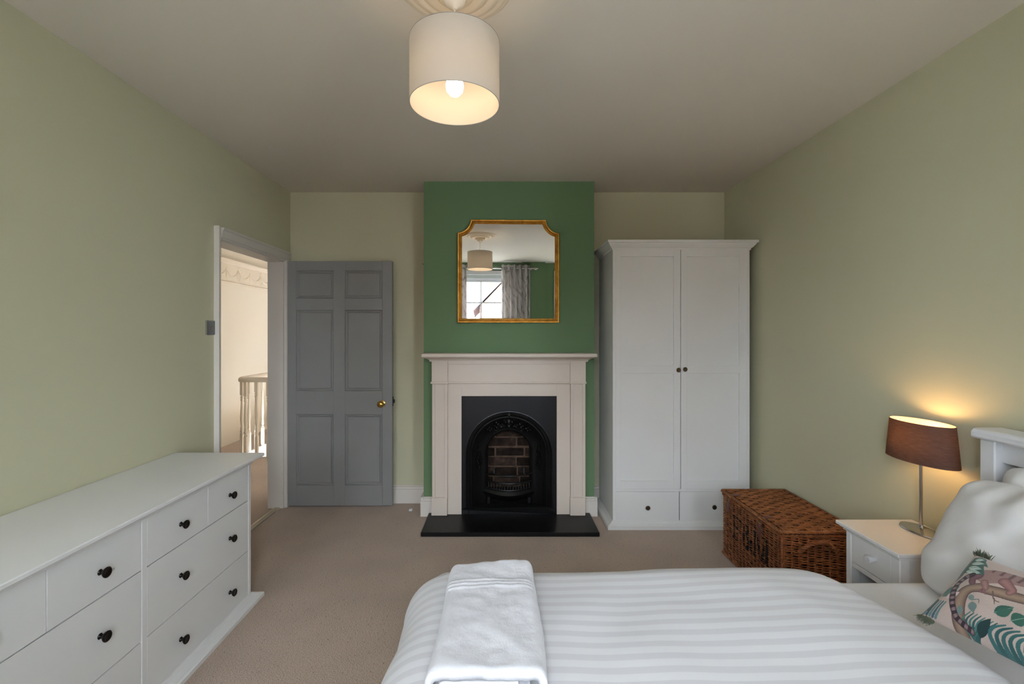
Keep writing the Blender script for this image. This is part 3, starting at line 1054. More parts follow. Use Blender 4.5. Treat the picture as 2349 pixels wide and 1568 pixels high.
for sgn in (1, -1):
    om = MB()
    xx = cx + sgn * 0.228
    for k in range(7):
        z = gZ(1050) - 0.004 + (3 - k) * -0.017 + 0.05
        for q in (1, -1):
            om.ball((xx + q * 0.012 * math.sin(0.7 + k * 0.55), YG + 0.036, z - 0.05), (0.007, 0.012, 0.015), Matrix.Rotation(q * 0.6, 3, 'Y'), 8, 6)
    om.ball((xx, YG + 0.036, gZ(1050) + 0.06), (0.008, 0.012, 0.022), None, 8, 6)
    om.ball((xx, YG + 0.036, gZ(1050) - 0.085), (0.007, 0.010, 0.02), None, 8, 6)
    put('cheek_ornament', om, M['castiron'], gr, smooth=True)
# grate bars
def bow(z, w, bulge, y0=YG + 0.075, n=15):
    return [(cx - w + 2 * w * i / (n - 1), y0 - bulge * math.sin(PI * i / (n - 1)), z) for i in range(n)]
gbz = [gZ(1091), gZ(1108)]
put('grate_bar', MB().tube(bow(gbz[0], 0.185, 0.085), 0.006, 8), M['castiron'], gr, smooth=True)
put('grate_bar', MB().tube(bow(gbz[1], 0.185, 0.09), 0.0075, 8), M['castiron'], gr, smooth=True)
put('grate_bar', MB().tube(bow(gZ(1124), 0.178, 0.088), 0.008, 8), M['castiron'], gr, smooth=True)
for i in range(1, 17):
    u = i / 17
    x = cx - 0.178 + 0.356 * u
    y = YG + 0.075 - 0.088 * math.sin(PI * u)
    put('grate_fin', box(x - 0.004, x + 0.004, y - 0.004, y + 0.01, gZ(1124), gbz[1]), M['castiron'], gr)
for sgn in (1, -1):
    kn = MB(); x = cx + sgn * 0.115
    kn.lathe([(0.009, 0), (0.013, 0.012), (0.007, 0.02), (0.006, 0.05), (0.003, 0.058), (0, 0.06)], (x, YG + 0.075 - 0.085 * math.sin(PI * (x - cx + 0.185) / 0.37), gbz[0]), 'z', 10)
    put('grate_knob', kn, M['castiron'], gr, smooth=True)
ap = MB()
for (z0_, z1_, w0, w1, b0, b1_) in ((gZ(1133), gZ(1126), 0.205, 0.19, 0.115, 0.098), (gZ(1141), gZ(1133), 0.19, 0.205, 0.10, 0.115), (gZ(1150), gZ(1141), 0.15, 0.19, 0.06, 0.10)):
    A = bow(z0_, w0, b0); B = bow(z1_, w1, b1_)
    m_ = len(A)
    ap.add(A + B, [(i, i + 1, m_ + i + 1, m_ + i) for i in range(m_ - 1)])
T_ = bow(gZ(1126), 0.19, 0.098)
ap.add(T_ + [(cx + 0.19, YG + 0.09, gZ(1126)), (cx - 0.19, YG + 0.09, gZ(1126))], [tuple(range(len(T_) + 2))])
o = put('apron_ledge', ap, M['castiron'], gr, smooth=True)
for sgn in (1, -1):
    put('leg', box(cx + sgn * 0.155 - 0.014, cx + sgn * 0.155 + 0.014, YG + 0.02, YG + 0.06, HT + 0.001, gZ(1142), 0.004), M['castiron'], gr)
# ash pan cover: low arched plate across the foot
pts = [(gx0 + 0.004, HT + 0.001)]
for i in range(25):
    u = i / 24
    x = gx0 + 0.004 + (gx1 - gx0 - 0.008) * u
    d = abs(2 * u - 1)
    z = HT + 0.035 + 0.062 * max(0, 1 - d ** 2.0) * (1 if d < 1 else 0)
    pts.append((x, z))
pts.append((gx1 - 0.004, HT + 0.001))
apn = MB(); apn.prism(pts, lambda a, b, s: (a, YG - 0.012 + 0.008 * s - 0.03 * (1 - (2 * (a - gx0) / (gx1 - gx0) - 1) ** 2), b))
put('ash_cover', apn, M['castiron'], gr)
put('ash_back', box(cx - R2 - 0.01, cx + R2 + 0.01, YG + 0.066, YG + 0.072, HT + 0.001, gZ(1136)), M['ash'], gr)
# firebox: bricks at the back, iron cheeks
fb = sroot('wall_fireback', (cx, 3.72, 0), 'sooty brick back of the fireplace')
put('mortar_bed', box(FX0 - 0.02, FX1 + 0.02, 3.715, 3.775, 0.0, 0.93), M['mortar'], fb)
put('firebox_side', box(cx - R2 - 0.045, cx - R2 - 0.012, YG + 0.11, 3.72, 0, 0.92), M['mortar'], fb)
put('firebox_side', box(cx + R2 + 0.012, cx + R2 + 0.045, YG + 0.11, 3.72, 0, 0.92), M['mortar'], fb)
put('firebox_floor', box(FX0, FX1, YG + 0.02, 3.72, 0.0, 0.02), M['ash'], fb)
put('firebox_top', box(FX0, FX1, YG + 0.11, 3.72, gZ(985), 0.92), M['ash'], fb)
rnd = random.Random(11)
bh = 0.066
zrow = 0.155
rows_ = [[-0.19, -0.105, 0.115, 0.2], [-0.2, -0.16, 0.06, 0.2], [-0.19, -0.085, 0.13, 0.2], [-0.2, -0.12, 0.10, 0.2], [-0.19, -0.11, 0.12, 0.2], [-0.2, -0.15, 0.07, 0.2], [-0.19, -0.08, 0.14, 0.2], [-0.19, -0.10, 0.12, 0.2]]
# rows as in the photograph, from the top row downwards
rows_ = [[-0.185, -0.108, 0.115, 0.19], [-0.19, -0.168, 0.066, 0.19], [-0.185, -0.107, 0.13, 0.19], [-0.19, -0.166, 0.062, 0.19], [-0.185, -0.115, 0.072, 0.19], [-0.19, -0.12, 0.09, 0.19], [-0.185, -0.07, 0.15, 0.19]]
zt = gZ(1003) + 0.02
for r, cutsx in enumerate(rows_):
    z1_ = zt - r * (bh + 0.013)
    for a, b in zip(cutsx[:-1], cutsx[1:]):
        if b - a < 0.02: continue
        d = rnd.uniform(0.006, 0.02)
        m = MB(); g = 0.006
        m.box(cx + a + g, cx + b - g, 3.715 - d, 3.73, z1_ - bh + rnd.uniform(-.003, .003), z1_ + rnd.uniform(-.003, .003), 0.006)
        put('brick', m, M['brick'], fb)

# ------------------------------------------------------------------ wall mirror
MY = YC - 0.002
PMr = 1044 / (YC - 0.02)
def mX(px): return (px - 1150) / PMr
def mZ(py): return 1.4 - (py - 765) / PMr
mr = thing('wall_mirror', 'gold framed mirror with scooped top corners on green wall', 'mirror', (mX(1166), MY - 0.001, mZ(622)))
L, Rr, Bt, Tp = mX(1049.8), mX(1283), mZ(740), mZ(504)
cr_ = 0.105
pth = [(L, Bt), (Rr, Bt)]
def scoop(cx_, cz_, a0, a1, n=10):
    return [(cx_ + cr_ * math.cos(a0 + (a1 - a0) * i / n), cz_ + cr_ * math.sin(a0 + (a1 - a0) * i / n)) for i in range(n + 1)]
pth += scoop(Rr + 0.004, Tp + 0.004, 1.5 * PI - 0.04, PI + 0.04)
pth += scoop(L - 0.004, Tp + 0.004, 2 * PI - 0.04, 1.5 * PI + 0.04)
fm = MB()
MF = lambda a, b, h: (a, MY - h, b)
fm.sweep(pth, [(0.0, 0.0), (0.0, 0.012), (0.004, 0.016), (0.009, 0.015), (0.011, 0.011), (0.014, 0.013), (0.017, 0.020), (0.023, 0.022), (0.027, 0.018), (0.028, 0.013), (0.031, 0.014), (0.034, 0.010), (0.034, 0.0)], MF)
put('frame', fm, M['gold'], mr, smooth=True)
gl = MB()
inner = MB(); inner.sweep(pth, [(0.031, 0.0075), (0.030, 0.0075)], MF, closedprof=False)
ring = [inner.v[i * 2] for i in range(len(pth))]
gl.add(ring, [tuple(range(len(ring)))])
go = put('mirror_glass', gl, M['mirror'], mr, recalc=False)
if go.data.polygons[0].normal.y > 0: go.data.flip_normals()
bk = MB(); bk.prism([(p[0], p[2]) for p in ring], lambda a, b, s: (a, MY - 0.001 - 0.004 * s, b))
put('backing_board', bk, M['castplate'], mr)
mr.location.y -= 0.012
mr.rotation_euler = (math.radians(0.0), 0, math.radians(1.45))

# ------------------------------------------------------------------ wardrobe
YW = 3.29      # front plane of the doors
PW = 1044 / YW
def wX(px): return (px - 1150) / PW
def wZ(py): return 1.4 - (py - 765) / PW
wd = thing('wardrobe', 'tall white two door wardrobe with two drawers below', 'wardrobe', (wX(1563), 3.5, 0))
wx0, wx1 = wX(1405.5), wX(1719.5)
ywb = YB - 0.03
car = MB()
ztop = wZ(572)
car.box(wx0, wx0 + 0.022, YW - 0.002, ywb, 0.03, ztop, 0.002)
car.box(wx1 - 0.022, wx1, YW - 0.002, ywb, 0.03, ztop, 0.002)
car.box(wx0 + 0.02, wx1 - 0.02, YW + 0.02, ywb, ztop - 0.02, ztop)
car.box(wx0 + 0.02, wx1 - 0.02, YW + 0.004, ywb, wZ(1127), wZ(1121.5))
car.box(wx0 + 0.02, wx1 - 0.02, YW + 0.02, ywb, 0.05, 0.07)
car.box(wx0 + 0.02, wx1 - 0.02, ywb - 0.01, ywb, 0.05, ztop)
car.box((wx0 + wx1) / 2 - 0.01, (wx0 + wx1) / 2 + 0.01, YW + 0.02, ywb - 0.01, 0.07, ztop - 0.02)
put('carcass', car, M['white'], wd)
def ogee_sweep(path, prof, closed=False):
    m = MB(); m.sweep(path, prof, lambda a, b, h: (a, b, h), closed=closed); return m
zc0, zc1 = wZ(573), wZ(553.5) + 0.004
co = ogee_sweep([(wx0, ywb), (wx0, YW), (wx1, YW), (wx1, ywb)],
                [(0.01, zc0), (-0.006, zc0), (-0.008, zc0 + 0.012), (-0.016, zc0 + 0.017), (-0.03, zc0 + 0.035), (-0.036, zc0 + 0.046), (-0.044, zc0 + 0.048), (-0.044, zc1), (0.01, zc1)])
co.box(wx0, wx1, YW, ywb, zc1 - 0.018, zc1 - 0.001)
put('cornice', co, M['white'], wd)
pl = ogee_sweep([(wx0, ywb), (wx0, YW), (wx1, YW), (wx1, ywb)],
                [(0.006, 0.0), (-0.044, 0.0), (-0.044, 0.026), (-0.036, 0.03), (-0.022, 0.036), (-0.012, 0.046), (-0.004, 0.052), (0.006, 0.052)])
put('plinth', pl, M['white'], wd)
def knob_mb(c, axis, sign, k=1.0, dk_=1.0):
    return MB().lathe([(r_, h_ * dk_) for r_, h_ in [(0.0075 * k, 0.0), (0.009 * k, 0.002 * k), (0.006 * k, 0.006 * k), (0.0055 * k, 0.012 * k), (0.012 * k, 0.016 * k), (0.0155 * k, 0.021 * k), (0.0155 * k, 0.024 * k), (0.013 * k, 0.026 * k), (0.012 * k, 0.0255 * k), (0.0, 0.026 * k)]], c, axis, 24, sign=sign)
doors = [(1409, 1424, 1545.5, 1560.8, 1555, 848), (1562.2, 1576, 1696, 1714.5, 1570, 846.5)]
for a, b, c, d, kx, ky in doors:
    X0, X1, X2, X3 = wX(a), wX(b), wX(c), wX(d)
    zt, z1a, z1b, z2a, z2b, zb = wZ(572), wZ(588), wZ(838), wZ(856), wZ(1102.5), wZ(1121)
    m = MB()
    m.box(X0, X1, YW, YW + 0.018, zb, zt - 0.002, 0.0015); m.box(X2, X3, YW, YW + 0.018, zb, zt - 0.002, 0.0015)
    for q0, q1 in ((zb, z2b), (z2a, z1b), (z1a, zt - 0.002)):
        m.box(X1 - 0.001, X2 + 0.001, YW + 0.0004, YW + 0.0176, min(q0, q1), max(q0, q1), 0.0012)
    dr = put('door', m, M['white'], wd)
    for q0, q1 in ((z2b, z2a), (z1b, z1a)):
        put('door_panel', box(X1 - 0.002, X2 + 0.002, YW + 0.0105, YW + 0.015, q0 - 0.002, q1 + 0.002), M['white'], dr)
    put('knob', knob_mb((wX(kx), YW, wZ(ky)), 'y', -1, 1.05, 0.62), M['bronzeknob'], dr, smooth=True)
for a, b, kx, ky in ((1409, 1557.6, 1485, 1163), (1559.4, 1714.5, 1637, 1161.5)):
    dr = put('drawer', box(wX(a), wX(b), YW, YW + 0.018, wZ(1194.5), wZ(1127.5), 0.0015), M['white'], wd)
    put('knob', knob_mb((wX(kx), YW, wZ(ky)), 'y', -1, 1.05, 0.62), M['bronzeknob'], dr, smooth=True)

# ------------------------------------------------------------------ chest of drawers
XF = -1.318       # drawer front plane
cy0, cy1 = 0.955, 2.392
ch = thing('chest_of_drawers', 'long white chest of drawers with black knobs by left wall', 'chest of drawers', (-1.53, 1.68, 0))
XBK = XL + 0.028
ZT = 0.764
car = MB()
car.box(XBK, XF + 0.002, cy1 - 0.022, cy1, 0.02, ZT - 0.03, 0.002)
car.box(XBK, XF + 0.002, cy0, cy0 + 0.022, 0.02, ZT - 0.03, 0.002)
car.box(XBK, XF + 0.001, 1.667, 1.693, 0.02, ZT - 0.03, 0.002)
car.box(XBK, XF - 0.03, cy0 + 0.02, cy1 - 0.02, 0.025, 0.045)
car.box(XBK, XF - 0.03, cy0 + 0.02, cy1 - 0.02, ZT - 0.06, ZT - 0.03)
car.box(XBK, XBK + 0.01, cy0 + 0.02, cy1 - 0.02, 0.03, ZT - 0.03)
for zr_ in (0.527, 0.272):
    car.box(XBK, XF - 0.03, cy0 + 0.02, cy1 - 0.02, zr_ - 0.008, zr_ + 0.008)
put('carcass', car, M['white'], ch)
top = MB()
top.box(XL + 0.003, -1.267, cy0 - 0.045, 2.408 + 0.03, ZT - 0.016, ZT, 0.003)
put('top', top, M['white'], ch)
cor = MB()
cor.sweep([(XBK, cy1), (XF, cy1), (XF, cy0), (XBK, cy0)],
          [(-0.01, ZT - 0.046), (0.004, ZT - 0.046), (0.007, ZT - 0.036), (0.016, ZT - 0.03), (0.028, ZT - 0.02), (0.03, ZT - 0.016), (-0.01, ZT - 0.016)],
          lambda a, b, h: (a, b, h), closed=False)
put('cornice', cor, M['white'], ch)
pl = MB()
pl.sweep([(XBK, cy1), (XF, cy1), (XF, cy0), (XBK, cy0)],
         [(-0.006, 0.0), (0.048, 0.0), (0.048, 0.018), (0.042, 0.022), (0.03, 0.024), (0.014, 0.032), (0.006, 0.042), (-0.006, 0.042)],
         lambda a, b, h: (a, b, h), closed=False)
put('plinth', pl, M['white'], ch)
zrows = [(0.5345, ZT - 0.046 + 0.012), (0.274, 0.5305), (0.036, 0.270)]
def drawer(y0, y1, zr, ks):
    d = put('drawer', box(XF - 0.018, XF, y0 + 0.0007, y1 - 0.0007, zr[0], zr[1], 0.0012), M['white'], ch)
    for ky in ks:
        zc = (zr[0] + min(zr[1], ZT - 0.046)) / 2
        if zr is zrows[1]: zc = 0.408
        if zr is zrows[0]: zc = 0.618
        if zr is zrows[2]: zc = 0.146
        put('knob', knob_mb((XF, ky, zc), 'x', 1, 1.12), M['darkknob'], d, smooth=True)
for (a, m_, b) in ((1.693, 2.045, 2.370), (0.977, 1.319, 1.667)):
    k1, k2 = (a + m_) / 2 + 0.0, (m_ + b) / 2 + 0.0
    drawer(a, m_, zrows[0], [k1]); drawer(m_, b, zrows[0], [k2])
    drawer(a, b, zrows[1], [k1, k2]); drawer(a, b, zrows[2], [k1, k2])

# ------------------------------------------------------------------ bedside cabinet
bx0, bx1, by0, by1, bz = 1.483, XR - 0.026, 1.70, 2.022, 0.576
bc = thing('bedside_cabinet', 'white bedside cabinet with one drawer carrying the lamp', 'bedside table', ((bx0 + bx1) / 2, 1.86, 0))
t = MB(); t.box(bx0, bx1, by0, by1, bz - 0.016, bz, 0.003)
put('top', t, M['white'], bc)
ix0, iy0, iy1 = bx0 + 0.028, by0 + 0.025, by1 - 0.025
mo = MB()
mo.sweep([(bx1, iy0), (ix0, iy0), (ix0, iy1), (bx1, iy1)],
         [(0.01, bz - 0.034), (-0.006, bz - 0.034), (-0.01, bz - 0.026), (-0.02, bz - 0.02), (-0.02, bz - 0.016), (0.01, bz - 0.016)][::-1], lambda a, b, h: (a, b, h), closed=False)
mo2 = MB()
for q in ((ix0 - 0.016, bx1, iy0 - 0.016, iy1 + 0.016, bz - 0.024, bz - 0.016), (ix0 - 0.008, bx1, iy0 - 0.008, iy1 + 0.008, bz - 0.034, bz - 0.024)):
    mo2.box(*q, b=0.002)
put('top_moulding', mo2, M['white'], bc)
for ya, yb_ in ((iy0, iy0 + 0.042), (iy1 - 0.03, iy1)):
    for xa, xb in ((ix0, ix0 + 0.042), (bx1 - 0.042, bx1)):
        put('leg', box(xa, xb, ya, yb_, 0, bz - 0.03, 0.004), M['white'], bc)
for ya in (iy0 + 0.008, iy1 - 0.02):
    put('side_panel', box(ix0 + 0.03, bx1 - 0.03, ya, ya + 0.012, 0.10, bz - 0.03), M['white'], bc)
put('front_rail', box(ix0 + 0.004, ix0 + 0.022, iy0 + 0.03, iy1 - 0.02, 0.395, 0.415, 0.002), M['white'], bc)
put('front_rail', box(ix0 + 0.004, ix0 + 0.022, iy0 + 0.03, iy1 - 0.02, 0.10, 0.14, 0.002), M['white'], bc)
put('shelf', box(ix0 + 0.02, bx1 - 0.02, iy0 + 0.02, iy1 - 0.02, 0.12, 0.136), M['white'], bc)
put('back_panel', box(bx1 - 0.02, bx1 - 0.012, iy0 + 0.02, iy1 - 0.02, 0.1, bz - 0.04), M['white'], bc)
dw = put('drawer', box(ix0 + 0.003, ix0 + 0.022, iy0 + 0.044, iy1 - 0.032, 0.418, bz - 0.036, 0.002), M['white'], bc)
put('knob', MB().lathe([(0.010, 0.0), (0.0105, 0.008), (0.0125, 0.018), (0.0145, 0.026), (0.0148, 0.030), (0.0135, 0.0325), (0.0, 0.033)], (ix0 + 0.003, 1.845, 0.485), 'x', 20, sign=-1), M['white2'], dw, smooth=True)

# ------------------------------------------------------------------ table lamp
lx, ly = 1.750, 1.898
tl = thing('table_lamp', 'table lamp with brown oval shade on chrome stem, lit', 'lamp', (lx, ly, bz))
b = MB(); b.lathe([(0.0, 0.0), (0.085, 0.0), (0.087, 0.003), (0.084, 0.007), (0.06, 0.011), (0.02, 0.0135), (0.012, 0.016), (0.0085, 0.03), (0.0, 0.03)], (lx, ly, bz + 0.0008), 'z', 40, sx=0.6, sy=1.0)
put('base', b, M['chrome'], tl, smooth=True)
put('stem', MB().tube([(lx, ly, bz + 0.025), (lx, ly, 0.90)], 0.006, 14), M['chrome'], tl, smooth=True)
zs0, zs1 = 0.872, 1.034
SX = 0.52
ot = MB(); ot.shell([(0.150, zs0), (0.133, zs1), (0.1315, zs1), (0.1485, zs0)], (lx, ly, 0), 64, sx=SX, sy=1.0)
sh = put('shade', ot, M['lshade'], tl, smooth=True)
ot = MB(); ot.shell([(0.1483, zs0 + 0.0005), (0.1313, zs1 - 0.0005), (0.1303, zs1 - 0.0005), (0.1473, zs0 + 0.0005)], (lx, ly, 0), 64, sx=SX, sy=1.0)
put('shade_lining', ot, M['llining'], sh, smooth=True)
sp_ = MB()
for dy in (-1, 1):
    sp_.tube([(lx, ly, 0.93), (lx, ly + dy * 0.1305, zs1 - 0.004)], 0.0016, 6)
put('shade_carrier', sp_, M['cupwhite'], tl)
put('bulb_holder', MB().lathe([(0.012, 0.0), (0.014, 0.003), (0.014, 0.035), (0.011, 0.04)], (lx, ly, 0.893), 'z', 16), M['cupwhite'], tl, smooth=True)
put('bulb', MB().lathe([(0.0, 0.0), (0.010, 0.0), (0.012, 0.012), (0.021, 0.03), (0.022, 0.042), (0.015, 0.058), (0.0, 0.063)], (lx, ly, 0.934), 'z', 18), M['bulb2'], tl, smooth=True)

# ------------------------------------------------------------------ ceiling rose and pendant
pxc, pyc = -0.156, 1.525
cr = MB()
prof = [(0.0, 0.056), (0.03, 0.055), (0.052, 0.050), (0.06, 0.043), (0.062, 0.036), (0.072, 0.034), (0.09, 0.037), (0.108, 0.032), (0.116, 0.022), (0.12, 0.020), (0.134, 0.024), (0.15, 0.020), (0.157, 0.012), (0.164, 0.011), (0.172, 0.013), (0.18, 0.010), (0.184, 0.005), (0.192, 0.005), (0.198, 0.0), (0.0, 0.0)]
cr.lathe([(r, -h) for r, h in prof], (pxc, pyc, ZC - 0.0005), 'z', 64)
tag(put('ceiling_rose', cr, M['plaster'], org=(pxc, pyc, ZC - 0.06), smooth=True), 'round moulded plaster ceiling rose above the pendant', 'ceiling rose')
pd = thing('pendant_lamp', 'white drum pendant lamp hanging from the ceiling rose, lit', 'lamp', (pxc, pyc, ZC - 0.057))
zr0 = ZC - 0.0565
put('ceiling_cup', MB().lathe([(0.0, -0.03), (0.006, -0.03), (0.012, -0.024), (0.03, -0.014), (0.036, -0.004), (0.037, 0.0), (0.0, 0.0)], (pxc, pyc, zr0), 'z', 28), M['cupwhite'], pd, smooth=True)
zp0, zp1 = 2.166, 2.372
put('cord', MB().tube([(pxc, pyc, zr0 - 0.028), (pxc, pyc, 2.335)], 0.003, 8), M['cupwhite'], pd, smooth=True)
PR = 0.1495
s_ = MB(); s_.shell([(PR, zp0), (PR, zp1), (PR - 0.001, zp1), (PR - 0.001, zp0)], (pxc, pyc, 0), 72)
sh = put('shade', s_, M['pshade'], pd, smooth=True)
s_ = MB(); s_.shell([(PR - 0.0012, zp0 + 0.0005), (PR - 0.0012, zp1 - 0.0005), (PR - 0.0022, zp1 - 0.0005), (PR - 0.0022, zp0 + 0.0005)], (pxc, pyc, 0), 72)
put('shade_lining', s_, M['plining'], sh, smooth=True)
for z in (zp0, zp1):
    ring = [(pxc + (PR - 0.0003) * math.cos(t), pyc + (PR - 0.0003) * math.sin(t), z) for t in [2 * PI * q / 72 for q in range(72)]]
    put('shade_rim', MB().tube(ring, 0.0010, 6, closed=True), M['rimgrey'], sh, smooth=True)
fr = MB()
for k in range(3):
    a = 0.4 + 2 * PI * k / 3
    fr.tube([(pxc + 0.018 * math.cos(a), pyc + 0.018 * math.sin(a), 2.335), (pxc + (PR - 0.002) * math.cos(a), pyc + (PR - 0.002) * math.sin(a), zp1 - 0.003)], 0.0015, 6)
put('shade_spider', fr, M['cupwhite'], pd)
put('bulb_holder', MB().lathe([(0.0, 0.05), (0.012, 0.05), (0.018, 0.035), (0.019, 0.0), (0.014, -0.012), (0.0, -0.012)], (pxc, pyc, 2.305), 'z', 18), M['cupwhite'], pd, smooth=True)
put('bulb', MB().lathe([(0.0, 0.0), (0.013, 0.0), (0.015, -0.018), (0.026, -0.042), (0.030, -0.062), (0.027, -0.08), (0.016, -0.093), (0.0, -0.098)], (pxc, pyc, 2.292), 'z', 24), M['bulb'], pd, smooth=True)

# ------------------------------------------------------------------ light switch, hook, scrap
sw = thing('light_switch', 'grey metal dimmer light switch beside the door frame', 'light switch', (XL, 2.735, 1.436))
put('plate', box(XL, XL + 0.007, 2.692, 2.778, 1.393, 1.479, 0.003), M['steel'], sw)
put('plate_edge', MB().box(XL, XL + 0.0085, 2.6905, 2.695, 1.393, 1.479, 0.001), M['chrome'], sw)
tg = MB(); tg.lathe([(0.008, 0), (0.008, 0.002), (0.005, 0.004)], (XL + 0.007, 2.735, 1.436), 'x', 14)
tg.tube([(XL + 0.008, 2.735, 1.436), (XL + 0.02, 2.735, 1.45)], [0.0028, 0.004], 8)
put('toggle', tg, M['chrome'], sw, smooth=True)
hk = MB(); hk.tube([(BX0, YC + 0.03, 1.94), (BX0 - 0.012, YC + 0.03, 1.94), (BX0 - 0.014, YC + 0.03, 1.948)], 0.002, 6)
tag(put('picture_nail', hk, M['blackmetal'], org=(BX0, YC + 0.03, 1.94)), 'small black nail in side of the green chimney breast', 'nail')
sc_ = MB(); sc_.prism([(-0.012, -0.008), (0.004, -0.012), (0.014, 0.0), (0.004, 0.012), (-0.010, 0.008)], lambda a, b, s: (-0.718 + a, 3.60 + b, 0.001 + 0.012 * s + a * 0.2 * s))
tag(put('paper_scrap', sc_, M['white2'], org=(-0.718, 3.6, 0)), 'tiny white scrap on carpet between door and fireplace', 'scrap')

# ------------------------------------------------------------------ wicker hamper
hx0_, hx1_, hy0_, hy1_ = 1.418, 1.806, 2.300, 2.905
HB = 0.383
hm = thing('wicker_hamper', 'brown wicker hamper with black lettering and rope handle', 'hamper', ((hx0_ + hx1_) / 2, (hy0_ + hy1_) / 2, 0))
put('lining', box(hx0_ + 0.012, hx1_ - 0.012, hy0_ + 0.012, hy1_ - 0.012, 0.008, HB - 0.01), M['darkinner'], hm)  # added filler box, its dark colour paints the shade behind the weave

def in_poly(x, y, poly):
    c = False
    j = len(poly) - 1
    for i in range(len(poly)):
        xi, yi = poly[i]; xj, yj = poly[j]
        if (yi > y) != (yj > y) and x < (xj - xi) * (y - yi) / (yj - yi) + xi:
            c = not c
        j = i
    return c
def seg_d(px, py, a, b):
    dx, dy = b[0] - a[0], b[1] - a[1]
    t = max(0, min(1, ((px - a[0]) * dx + (py - a[1]) * dy) / (dx * dx + dy * dy + 1e-12)))
    return math.hypot(px - a[0] - t * dx, py - a[1] - t * dy)
# letters in a plane: u runs left to right as read, w upwards
def R_(a, b, c, d): return [(a, c), (b, c), (b, d), (a, d)]
LET = [R_(0.012, 0.034, 0.16, 0.30), R_(0.0, 0.048, 0.158, 0.170), R_(0.0, 0.105, 0.288, 0.30), R_(0.092, 0.105, 0.26, 0.30), R_(0.034, 0.08, 0.228, 0.24), R_(0.07, 0.082, 0.21, 0.258),
       R_(0.222, 0.262, 0.29, 0.302), R_(0.232, 0.248, 0.165, 0.295), R_(0.218, 0.262, 0.163, 0.174),
       [(0.236, 0.302), (0.262, 0.302), (0.315, 0.175), (0.302, 0.165), (0.29, 0.165)], [(0.302, 0.165), (0.316, 0.165), (0.352, 0.302), (0.338, 0.302)],
       R_(0.338, 0.366, 0.165, 0.302), R_(0.33, 0.382, 0.29, 0.302), R_(0.326, 0.38, 0.163, 0.175)]
AMP = [[(0.205, 0.168), (0.135, 0.268), (0.138, 0.285), (0.155, 0.293), (0.172, 0.283), (0.172, 0.262), (0.13, 0.225), (0.122, 0.195), (0.135, 0.17), (0.16, 0.165), (0.185, 0.185), (0.2, 0.222)]]
def inked(u, w):
    for p in LET:
        if in_poly(u, w, p): return True
    for pl_ in AMP:
        for a, b in zip(pl_[:-1], pl_[1:]):
            if seg_d(u, w, a, b) < 0.0095: return True
    return False
# closed rounded rectangle around the body
def perim(x0, x1, y0, y1, r, step):
    pts = []
    def line(a, b):
        n_ = max(2, int(round(math.dist(a, b) / step)))
        for i in range(n_): pts.append((a[0] + (b[0] - a[0]) * i / n_, a[1] + (b[1] - a[1]) * i / n_))
    def arc(c, a0):
        for i in range(3): pts.append((c[0] + r * math.cos(a0 + i * PI / 6), c[1] + r * math.sin(a0 + i * PI / 6)))
    line((x0 + r, y0), (x1 - r, y0)); arc((x1 - r, y0 + r), -PI / 2)
    line((x1, y0 + r), (x1, y1 - r)); arc((x1 - r, y1 - r), 0)
    line((x1 - r, y1), (x0 + r, y1)); arc((x0 + r, y1 - r), PI / 2)
    line((x0, y1 - r), (x0, y0 + r)); arc((x0 + r, y0 + r), PI)
    return pts
pp = perim(hx0_, hx1_, hy0_, hy1_, 0.012, 0.0074)
NP = len(pp)
cum = [0.0]
for i in range(NP): cum.append(cum[-1] + math.dist(pp[i], pp[(i + 1) % NP]))
Ltot = cum[-1]
nst = 2 * round(Ltot / 0.039 / 2) + 1      # odd: alternates row by row
nrm = []
for i in range(NP):
    a, b = pp[i - 1], pp[(i + 1) % NP]
    d = (b[0] - a[0], b[1] - a[1]); l_ = math.hypot(*d)
    nrm.append((d[1] / l_, -d[0] / l_))
wv = MB()
rnd = random.Random(5)
nrow = 58
for r in range(nrow):
    z = 0.016 + r * (HB - 0.028) / (nrow - 1)
    jit = rnd.uniform(-0.0015, 0.0015)
    rr = 0.0033 * rnd.uniform(0.85, 1.1)
    ring = []
    for i in range(NP):
        ph = PI * nst * cum[i] / Ltot + PI * r
        o_ = 0.0043 * math.sin(ph)
        zz_ = z + jit + 0.0014 * math.sin(cum[i] * 21 + r * 2.1) + 0.0016 * math.cos(ph)
        ring.append((pp[i][0] + nrm[i][0] * o_, pp[i][1] + nrm[i][1] * o_, zz_))
    f0 = len(wv.f)
    wv.tube(ring, rr, 5, closed=True)
    for fi in range(f0, len(wv.f)):
        i = (fi - f0) // 5
        if pp[i][0] < hx0_ + 0.004:
            if inked(2.785 - pp[i][1], z) and rnd.random() < 0.95: wv.mi[fi] = 1
o = put('willow_weave', wv, [M['wicker'], M['inklet']], hm, smooth=True, recalc=False, auto=False)
o['kind'] = 'stuff'; o['label'] = 'woven brown willow strands with black stencilled letters'
